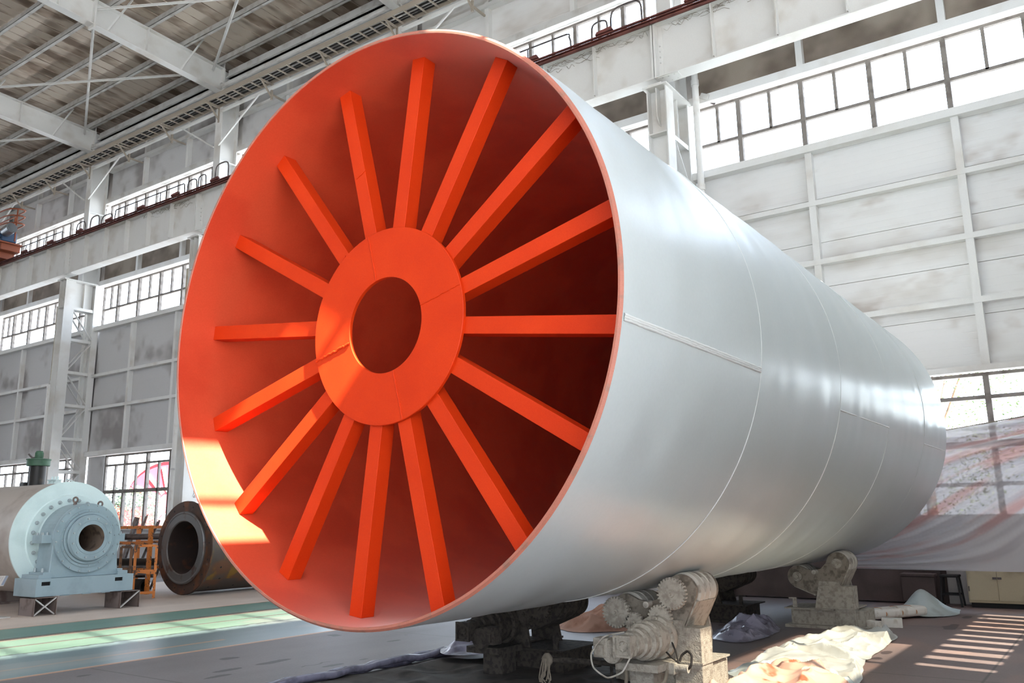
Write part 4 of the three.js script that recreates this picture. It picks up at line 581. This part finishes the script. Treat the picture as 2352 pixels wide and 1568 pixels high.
// ------------------------------------------------------------------ the round mill at the left
{
  const t = thing('ball_mill', 'round mill with a pale green end plate and a big blue-grey bearing housing', 'mill', [-8.93, 0.992, 5.07]);
  mesh('body', [...turned([[0.785, -5.2], [0.785, -0.03]], 'x', 72), ...turned([[0.01, -5.2], [0.785, -5.2]], 'x', 48), new THREE.TorusGeometry(0.786, 0.005, 6, 72).rotateY(PI / 2).translate(-1.9, 0, 0)], M.millBody, t);
  mesh('end_plate', turned([[0.785, -0.03], [0.8, -0.028], [0.8, 0.0], [0.66, 0.022], [0.61, 0.026], [0.6, 0.05], [0.46, 0.05], [0.44, 0.06], [0.4, 0.07]], 'x', 96), M.mint, t);
  for (let k = 0; k < 24; k++) { const a = 2 * PI * (k + 0.4) / 24, y = 0.53 * Math.cos(a), z = 0.53 * Math.sin(a); mesh('plate_bolt', [cyl([0.05, y, z], [0.062, y, z], 0.028, 0.028, 12), cyl([0.06, y, z], [0.088, y, z], 0.02, 0.02, 6), cyl([0.088, y, z], [0.105, y, z], 0.011, 0.011, 8)], M.bolt, t); }
  mesh('trunnion', turned([[0.4, 0.06], [0.32, 0.1], [0.32, 0.3]], 'x', 48), M.slate, t);
  // bearing housing
  const hs = [], W = 0.47;
  for (let a = 0; a <= 180; a += 6) hs.push([-W * Math.cos(R_(a)), W * Math.sin(R_(a))]);
  hs.push([0.455, 0], [0.48, -0.515], [-0.48, -0.515], [-0.455, 0]);
  const hsh = new THREE.Shape(hs.reverse().map(([p, q]) => new THREE.Vector2(p, q))); { const hp = new THREE.Path(); hp.absarc(0, 0, 0.25, 0, 2 * PI, true); hsh.holes.push(hp); }
  mesh('bearing_housing', extrude(hsh, 0.36, 0.008).rotateY(PI / 2).translate(0.14, 0, 0), M.slate, t);
  mesh('ear', [rb(0.2, 0.46, -0.06, 0.05, 0.45, 0.6, 0.008), rb(0.2, 0.46, -0.06, 0.05, -0.6, -0.45, 0.008)], M.slate, t);
  mesh('ear_bolt', [0.5, 0.56].flatMap((z) => [0.26, 0.4].flatMap((x) => [-1, 1].map((s) => cyl([x, 0.05, s * z], [x, 0.085, s * z], 0.016, 0.014, 8)))), M.bolt, t);
  mesh('cover_ring', turned([[0.36, 0.55], [0.47, 0.55], [0.472, 0.53], [0.472, 0.5], [0.46, 0.49]], 'x', 96), M.slate, t);
  mesh('cover_step', turned([[0.357, 0.535], [0.36, 0.56], [0.395, 0.565], [0.398, 0.548]], 'x', 96), M.slate, t);
  mesh('neck_ring', turned([[0.357, 0.5], [0.357, 0.575], [0.35, 0.58], [0.33, 0.58], [0.318, 0.57], [0.318, 0.6], [0.307, 0.62], [0.307, 0.632], [0.302, 0.637], [0.24, 0.637], [0.236, 0.632], [0.228, 0.632], [0.224, 0.637], [0.186, 0.637], [0.184, 0.632]], 'x', 96), M.slate, t);
  mesh('bore', turned([[0.184, 0.632], [0.184, 0.3], [0.215, 0.28], [0.215, -0.1], [0.16, -0.12], [0.16, -0.8]], 'x', 64), M.boreBrown, t);
  const ring = (name, n, r, x, len, br, off) => { for (let k = 0; k < n; k++) { const a = 2 * PI * (k + off) / n, y = r * Math.cos(a), z = r * Math.sin(a); mesh(name, cyl([x, y, z], [x + len, y, z], br, br * 0.85, 8), M.bolt, t); } };
  ring('cover_bolt', 20, 0.453, 0.55, 0.02, 0.012, 0.3); ring('neck_bolt', 12, 0.27, 0.637, 0.018, 0.015, 0.5); ring('step_bolt', 16, 0.378, 0.563, 0.012, 0.008, 0.2);
  for (const z of [0.12, -0.25]) { mesh('lifting_eye', [cyl([0.34, Math.sqrt(W * W - z * z) - 0.01, z], [0.34, Math.sqrt(W * W - z * z) + 0.05, z], 0.025, 0.022, 12), new THREE.TorusGeometry(0.034, 0.013, 8, 20).rotateY(0.5).translate(0.34, Math.sqrt(W * W - z * z) + 0.075, z)], M.standSteel, t); }
  // base
  const beam = extrude([[-0.71, -0.74], [0.65, -0.74], [0.65, -0.515], [-0.71, -0.515]], 0.02).rotateY(PI / 2).translate(0.58, 0, 0); beam.rotateX(0);
  const holes = new THREE.Shape([[-0.68, -0.75], [0.7, -0.75], [0.7, -0.52], [-0.68, -0.52]].map(([a, b]) => new THREE.Vector2(a, b)));
  for (const [a, b] of [[-0.61, -0.49], [0.42, 0.54]]) holes.holes.push(new THREE.Path([[a, -0.61], [b, -0.61], [b, -0.56], [a, -0.56]].map(([p, q]) => new THREE.Vector2(p, q))));
  mesh('base_beam', [extrude(holes, 0.018).rotateY(PI / 2).translate(0.57, 0, 0), bb(0.001, 0.57, -0.54, -0.521, -0.679, 0.659), bb(0.0, 0.57, -0.75, -0.5205, 0.66, 0.68), bb(0.0, 0.57, -0.75, -0.5205, -0.7, -0.68), bb(0.02, 0.04, -0.749, -0.541, -0.679, 0.659), bb(0.3, 0.32, -0.749, -0.541, -0.679, 0.659), ...[-0.3, -0.02, 0.28].map((z) => bb(0.56, 0.588, -0.757, -0.745, z - 0.06, z + 0.06))], M.slate, t);
  mesh('slot_back', bb(0.545, 0.55, -0.64, -0.55, -0.6, 0.66), M.black, t);
  mesh('foot_pad', [bb(0.1, 0.56, -0.52, -0.47, 0.47, 0.64), bb(0.16, 0.54, -0.47, -0.44, 0.47, 0.58), bb(0.1, 0.56, -0.52, -0.47, -0.62, -0.47), bb(0.16, 0.54, -0.47, -0.44, -0.55, -0.47)], M.slate, t);
  mesh('foot_bolt', [0.22, 0.42].flatMap((x) => [0.53, -0.51].map((z) => cyl([x, -0.44, z], [x, -0.39, z], 0.022, 0.018, 8))), M.bolt, t);
  for (const x of [-0.5, -0.42, -0.34].map((v) => v - 0.1)) mesh('clamp', [bb(x - 0.03, x + 0.03, 0.785, 0.8, -0.06, 0.06), bb(x - 0.03, x - 0.02, 0.8, 0.84, -0.04, 0.04), bb(x + 0.02, x + 0.03, 0.8, 0.84, -0.04, 0.04), bb(x - 0.045, x + 0.045, 0.84, 0.855, -0.05, 0.05), cyl([x, 0.855, 0], [x, 0.9, 0], 0.016, 0.012, 10)].map((g) => g.translate(0, -0.005, 0)), M.mint, t);
  mesh('handle', tube([[-0.2, 0.78, 0.0], [-0.19, 0.84, 0.0], [-0.12, 0.82, -0.04], [-0.05, 0.79, -0.07]], 0.007, 20, 6), M.mint, t);
}
const support = (label, z, brace) => {
  const t = thing('support_box', label, 'support', [-8.5, 0, z]), w = 0.3, h = 0.235, d = 0.2;
  mesh('side_plate', bb(-d, d, 0, h, w / 2 - 0.008, w / 2), M.standSteel, t); mesh('side_plate', bb(-d, d, 0, h, -w / 2, -w / 2 + 0.008), M.standSteel, t);
  mesh('top_plate', bb(-d, d, h - 0.008, h, -w / 2, w / 2), M.standSteel, t); mesh('back_plate', bb(-d, -d + 0.008, 0, h, -w / 2, w / 2), M.standSteel, t);
  mesh('cross_brace', bar([d - 0.02, 0.01, w / 2 - 0.01], [d - 0.02, h - 0.01, -w / 2 + 0.01], 0.014, 0.028, V(1, 0, 0)), M.steelGrey, t);
  if (brace) mesh('cross_brace', bar([d - 0.04, 0.01, -w / 2 + 0.01], [d - 0.04, h - 0.01, w / 2 - 0.01], 0.014, 0.028, V(1, 0, 0)), M.steelGrey, t);
};
support('open steel support box with an X brace under the near end of the bearing base', 5.62, true);
support('open steel support box with a single brace under the far end of the bearing base', 4.42, false);
for (const [x, label] of [[-10.9, 'low steel cradle in the shade under the mill body, nearer the bearing'], [-13.2, 'low steel cradle in the shade under the mill body, at the left edge']]) tag(mesh('cradle', [extrude([[-0.6, 0], [0.6, 0], [0.6, 0.42], [0.48, 0.34], [0.25, 0.235], [0, 0.204], [-0.25, 0.235], [-0.48, 0.34], [-0.6, 0.42]], 0.12).rotateY(PI / 2).translate(x, 0, 5.07), bb(x - 0.1, x + 0.22, 0, 0.03, 4.4, 5.74)], M.standSteel, scene), label, 'support');
{
  const t = thing('vertical_motor', 'green and black upright motor unit standing behind the round mill', 'motor', [-13.0, 0, 3.6]);
  mesh('column', [...turned([[0.01, 0], [0.28, 0], [0.28, 0.05], [0.14, 0.06], [0.14, 2.27]], 'y', 40)], M.motorDark, t);
  mesh('flange_drum', turned([[0.14, 2.27], [0.195, 2.27], [0.2, 2.28], [0.2, 2.375], [0.212, 2.38], [0.212, 2.4], [0.02, 2.4]], 'y', 48), M.motorGreen, t);
  mesh('top_motor', [...turned([[0.066, 2.4], [0.066, 2.53], [0.055, 2.55], [0.01, 2.555]], 'y', 28), ...Array.from({ length: 14 }, (_, k) => bb(0.06, 0.073, 2.42, 2.52, -0.004, 0.004).rotateY(k * 0.449))], M.motorGreen, t);
  mesh('lever', [bar([-0.1, 2.4, 0.05], [-0.2, 2.5, 0.1], 0.025, 0.025), bb(-0.12, -0.05, 2.4, 2.44, 0, 0.07)], M.scrap, t);
  mesh('side_pipe', cyl([-0.19, 0, 0.06], [-0.19, 2.27, 0.06], 0.018, 0.018, 10), M.motorDark, t);
  mesh('side_tank', rb(-0.42, -0.22, 1.7, 1.98, -0.1, 0.12, 0.03), M.motorDark, t); mesh('tank_stand', bb(-0.36, -0.28, 0, 1.7, -0.03, 0.05), M.motorDark, t);
}
{
  const t = thing('sign_stand', 'small slanted information board on a thin white post at the left edge', 'sign', [-8.62, 0, 6.12]);
  mesh('post', bar([0, 0, 0], [0.06, 0.44, 0.03], 0.018, 0.018), M.pipeWhite, t); mesh('base', bb(-0.12, 0.14, 0, 0.012, -0.15, 0.12), M.steelGrey, t);
  const sc = document.createElement('canvas'); sc.width = 256; sc.height = 192; const c = sc.getContext('2d'); c.fillStyle = '#cfc9c4'; c.fillRect(0, 0, 256, 192); c.fillStyle = '#8e94a4'; c.fillRect(0, 0, 256, 26); c.fillStyle = '#a39d9a'; for (let k = 0; k < 7; k++) c.fillRect(20, 46 + k * 19, 130 + ((k * 37) % 80), 5);
  const st = new THREE.CanvasTexture(sc); st.colorSpace = THREE.SRGBColorSpace; st.magFilter = THREE.LinearFilter;
  const g = new THREE.BoxGeometry(0.3, 0.012, 0.22); g.userData.keepUV = true; mesh('board', g.rotateZ(-0.35).rotateY(-0.6).translate(0.05, 0.47, 0.03), std({ map: st, roughness: 0.5 }), t);
}

// ------------------------------------------------------------------ rusty pipe and the racks
{
  const t = thing('flanged_pipe', 'big rust-brown steel cylinder with a grey inner ring, lying beside the drum rim', 'pipe', [-9.566, 0.776, 2.73]);
  mesh('barrel', [...turned([[0.74, -2.6], [0.74, -0.06], [0.776, -0.05], [0.776, -0.01]], 'z', 80), ...turned([[0.01, -2.6], [0.74, -2.6]], 'z', 48)], M.rustBody, t);
  mesh('end_face', turned([[0.776, -0.012], [0.768, 0], [0.605, 0], [0.6, 0.012]], 'z', 96), M.rust, t);
  mesh('inner_ring', turned([[0.603, 0.0], [0.603, 0.03], [0.59, 0.042], [0.575, 0.042], [0.56, 0.034], [0.45, 0.034], [0.435, 0.02]], 'z', 96), M.ringSteel, t);
  mesh('bore', [...turned([[0.435, 0.02], [0.43, 0.0], [0.43, -2.5]], 'z', 64), ...turned([[0.43, -2.5], [0.01, -2.5]], 'z', 48)], M.boreDark, t);
  for (let k = 0; k < 16; k++) { const a = 2 * PI * (k + 0.3) / 16; mesh('bolt_hole', cyl([0.69 * Math.cos(a), 0.69 * Math.sin(a), -0.01], [0.69 * Math.cos(a), 0.69 * Math.sin(a), 0.002], 0.016, 0.016, 10), M.black, t); }
  for (let i = 0; i < 4; i++) for (const a of [-62, -44, -26, -8, 10]) { const z = -0.35 - i * 0.5 - (a % 4) * 0.04, c = Math.cos(R_(a)), s = Math.sin(R_(a)); mesh('drill_hole', cyl([0.735 * c, 0.735 * s, z], [0.7415 * c, 0.7415 * s, z], 0.018, 0.018, 10), M.black, t); }
  for (const a of [205, 245, 290, 330]) for (const z of [-0.7, -1.3]) { const c = Math.cos(R_(a)), s = Math.sin(R_(a)); mesh('bore_plug', cyl([0.43 * c, 0.43 * s, z], [0.42 * c, 0.42 * s, z], 0.014, 0.014, 8), M.silver, t); }
}
tag(mesh('wedge', extrude([[-8.95, 0], [-8.5, 0], [-8.5, 0.1], [-8.62, 0.14], [-8.95, 0.02]], 0.3).translate(0, 0, 1.2), M.rackBrown, scene), 'red-brown wooden wedge under the right side of the rusty cylinder', 'wedge');
tag(mesh('wedge', extrude([[-10.6, 0], [-10.15, 0], [-10.15, 0.02], [-10.5, 0.14], [-10.6, 0.1]], 0.3).translate(0, 0, 1.6), M.rackBrown, scene), 'brown wooden wedge under the far side of the rusty cylinder', 'wedge');
const rackFrame = (label, x, z, turn, w, h, lean, mat, mids) => {
  const t = thing('rack_frame', label, 'rack', [x, 0, z]); t.rotation.set(0, turn, 0);
  const P = (a, y) => [a, y, -lean * y / h];
  for (const a of [0, w]) mesh('upright', bar(P(a, 0.01), P(a, h), 0.042, 0.042), mat, t);
  mesh('rail', bar(P(0, h), P(w, h), 0.04, 0.04), mat, t); mesh('rail', bar(P(0, 0.1), P(w, 0.1), 0.04, 0.04), mat, t);
  for (const y of mids) mesh('mid_rail', bar(P(0, y), P(w, y), 0.02, 0.07), mat, t);
  return t;
};
const gate = rackFrame('orange steel gate frame leaning upright between the mill and the rusty cylinder', -9.5, 3.65, 1.01, 0.31, 0.83, 0.04, M.rackOrange, [0.42]);
mesh('latch', [bar([0.05, 0.4, 0.02], [0.18, 0.385, 0.03], 0.02, 0.02), bar([0.165, 0.39, 0.03], [0.19, 0.32, 0.03], 0.015, 0.015)], M.scrap, gate);
rackFrame('narrow brown and orange ladder frame leaning behind the bearing base', -9.66, 3.8, 1.01, 0.15, 0.82, -0.1, M.rackBrown, [0.22, 0.46]);
{
  const t = thing('scrap_rack', 'rack of dark scrap pipes and rods behind the orange gate frame', 'rack', [-11.2, 0, 2.2]);
  mesh('rack_post', [[-0.6, 0], [0.9, 0], [-0.6, 0.7], [0.9, 0.7]].map(([x, z]) => bb(x - 0.03, x + 0.03, 0, 1.15, z - 0.03, z + 0.03)), M.rackOrange, t);
  mesh('rack_beam', [0.4, 0.85, 1.12].flatMap((y) => [0, 0.7].map((z) => bb(-0.58, 0.88, y - 0.024, y + 0.025, z - 0.025, z + 0.025))), M.rackOrange, t);
}
let ri = 0;
for (const [x, y, z, r, l, label] of [[-11.5, 0.5, 2.55, 0.07, 1.3, 'lower dark pipe on the scrap rack'], [-11.45, 0.95, 2.5, 0.055, 1.2, 'upper dark pipe on the scrap rack'], [-10.9, 0.13, 3.0, 0.12, 1.0, 'thick grey pipe lying on the floor behind the orange gate'], [-10.8, 0.36, 2.95, 0.1, 0.9, 'dark pipe lying on top of the thick grey pipe']]) { const t = mesh('scrap_pipe', [...turned([[r * 0.7, -l / 2], [r, -l / 2], [r, l / 2], [r * 0.7, l / 2], [r * 0.7, -l / 2]], 'x', 24)].map((g) => g.rotateY(0.25 + 0.3 * (ri % 2)).translate(x, y, z)), ri++ % 2 ? M.scrap : M.motorDark, scene); tag(t, label, 'pipe', 'scrap pipes'); }
const rods = [[-12.35, 2.3, 0.12, 1.28, 0.1], [-12.2, 2.35, 0.06, 1.2, 0.06], [-11.95, 2.4, 0.03, 1.32, 0.2], [-11.8, 2.3, 0.045, 1.22, 0.3], [-11.3, 2.35, 0.035, 1.24, 0.36], [-11.15, 2.3, 0.05, 1.1, 0.25]];
const rodSay = ['wide flat steel bar leaning at the left of the scrap', 'second steel bar from the left leaning in the scrap', 'thin long rod leaning in the scrap, the tallest', 'fourth rod leaning in the scrap, tilted to the right', 'most tilted rod at the right of the scrap', 'short rod leaning at the right end of the scrap'];
rods.forEach(([x, z, w, h, lean], k) => tag(mesh('steel_rod', [bar([x, 0.01, z], [x + lean, h, z - 0.3], w, 0.04), cyl([x + lean, h - 0.12, z - 0.28], [x + lean + 0.02, h + 0.03, z - 0.31], w * 0.45, w * 0.4, 10)], k % 2 ? M.scrap : M.standSteel, scene), rodSay[k], 'steel rod', 'steel rods leaning in the scrap'));
tag(mesh('steel_plate', bar([-11.95, 0.02, 3.15], [-11.9, 0.66, 2.9], 0.62, 0.02, V(0, 0, 1)), M.wallDark, scene), 'dark brown steel plate standing behind the bearing housing', 'plate');
tag(mesh('gas_bottle', turned([[0.01, 0], [0.1, 0], [0.11, 0.03], [0.11, 0.98], [0.07, 1.12], [0.03, 1.16], [0.03, 1.24], [0.01, 1.24]], 'y', 24).map((g) => g.translate(-10.75, 0, 1.4)), M.motorGreen, scene), 'green gas bottle standing below the left low window', 'gas bottle');

// ------------------------------------------------------------------ outside
{
  const g = struct('ground_outside'); mesh('paving', [bb(-80, 60, -0.5, -0.12, -70, -1.4), bb(4.7, 60, -0.5, -0.12, -1.4, 60)], M.paving, g);
  const leaf = new THREE.BufferGeometry(); leaf.setAttribute('position', new THREE.Float32BufferAttribute([-0.5, 0, 0, 0, -0.22, 0.06, 0.5, 0, 0, 0, 0.22, 0.06], 3)); leaf.setIndex([0, 1, 2, 0, 2, 3]); leaf.computeVertexNormals();
  const tree = (name, label, cat, x, z, h, r, n, cols, low, leafSize = 0.11, dim = 0.4) => {
    const t = thing(name, label, cat, [x, -0.12, z]);
    mesh('trunk', [cyl([0, 0, 0], [0.05, h * 0.55, 0], 0.05 * h / 3 + 0.03, 0.03, 10), ...Array.from({ length: 6 }, (_, k) => cyl([0.03, h * 0.35, 0], [Math.cos(k * 1.05) * r * 0.6, h * 0.8, Math.sin(k * 1.05) * r * 0.6], 0.03, 0.012, 6))], M.rackBrown, t);
    const m = new THREE.InstancedMesh(leaf, std({ roughness: 0.7, side: THREE.DoubleSide }), n), d = new THREE.Object3D();
    for (let k = 0; k < n; k++) { const a = rr(0, 2 * PI), e = Math.acos(rr(-1, 1)), q = r * Math.cbrt(rr(0.15, 1)) * (0.8 + 0.3 * vn(a * 2 + 9, e * 2 + 9, 64, 5)); d.position.set(q * Math.sin(e) * Math.cos(a), low + (h - low) / 2 + q * Math.cos(e) * (h - low) / 2 / r, q * Math.sin(e) * Math.sin(a)); d.rotation.set(rr(-1, 1), rr(0, 6.3), rr(-1, 1)); d.scale.setScalar(leafSize * rr(0.7, 1.4)); d.updateMatrix(); m.setMatrixAt(k, d.matrix); const c = cols[(rnd() * cols.length) | 0]; m.setColorAt(k, new THREE.Color(c).multiplyScalar(dim * rr(0.75, 1.2))); }
    m.name = 'foliage'; m.userData.kind = 'stuff'; m.castShadow = m.receiveShadow = true; t.add(m); return t;
  };
  const G = [0x8fae6a, 0x7a9c58, 0xa6bf7e, 0xc3cf90];
  tree('tree', 'light green tree seen through the low window right of the drum end', 'tree', 0.6, -6.2, 6.2, 2.1, 9000, G, 0.6, 0.06, 0.55);
  tree('tree', 'light green tree outside at the right edge, beyond the hanging sheet', 'tree', 4.2, -8, 5.0, 1.8, 6000, G, 0.6, 0.06, 0.55);
  tree('bush', 'round dark green bush outside, low in the left window', 'bush', -25.6, -6.2, 2.7, 0.9, 1500, [0x5d7a54, 0x49664a, 0x76905e], 0.9);
  tree('bush', 'grey-green bush outside, left of the other bush in the left window', 'bush', -28.3, -7, 2.9, 1.0, 1500, [0x6f8478, 0x5c7470, 0x8a9a80], 0.9);
  tree('red_bush', 'bright red bush outside at the foot of the left low window', 'bush', -24.2, -5, 2.0, 1.1, 2600, [0xd83018, 0xe8401c, 0xb02014, 0xf08050], 0.0);
  tree('red_bush', 'second bright red bush outside, left of the first, low in the left window', 'bush', -26.6, -5.4, 1.95, 1.2, 2600, [0xd83018, 0xe8401c, 0xc82828, 0xf0a070], 0.0);
  const t = thing('red_drum', 'red drum end with pale spokes standing outside, seen through the left low window', 'drum', [-27.9, 2.05, -9]); t.rotation.y = 0.95; t.scale.setScalar(0.9);
  const rm = std({ color: 0x96303e, roughness: 0.5 }), wm = std({ color: 0xe8e0d8, roughness: 0.5 });
  mesh('shell', [...turned([[1.9, -3], [1.9, 0], [1.84, 0.02], [1.84, -3]], 'z', 72)], wm, t); mesh('disc', [...turned([[0.01, -0.12], [1.84, -0.12]], 'z', 64)], rm, t);
  for (let k = 0; k < 14; k++) mesh('spoke', new THREE.BoxGeometry(1.1, 0.16, 0.1).translate(1.05, 0, -0.05).rotateZ(2 * PI * k / 14), wm, t);
  mesh('cradle', [bb(-1.4, 1.4, -2.22, -1.5, -0.6, -0.3), bb(-1.4, 1.4, -2.22, -1.5, -2.6, -2.3)], M.scrap, t);
}

renderer.render(scene, camera);
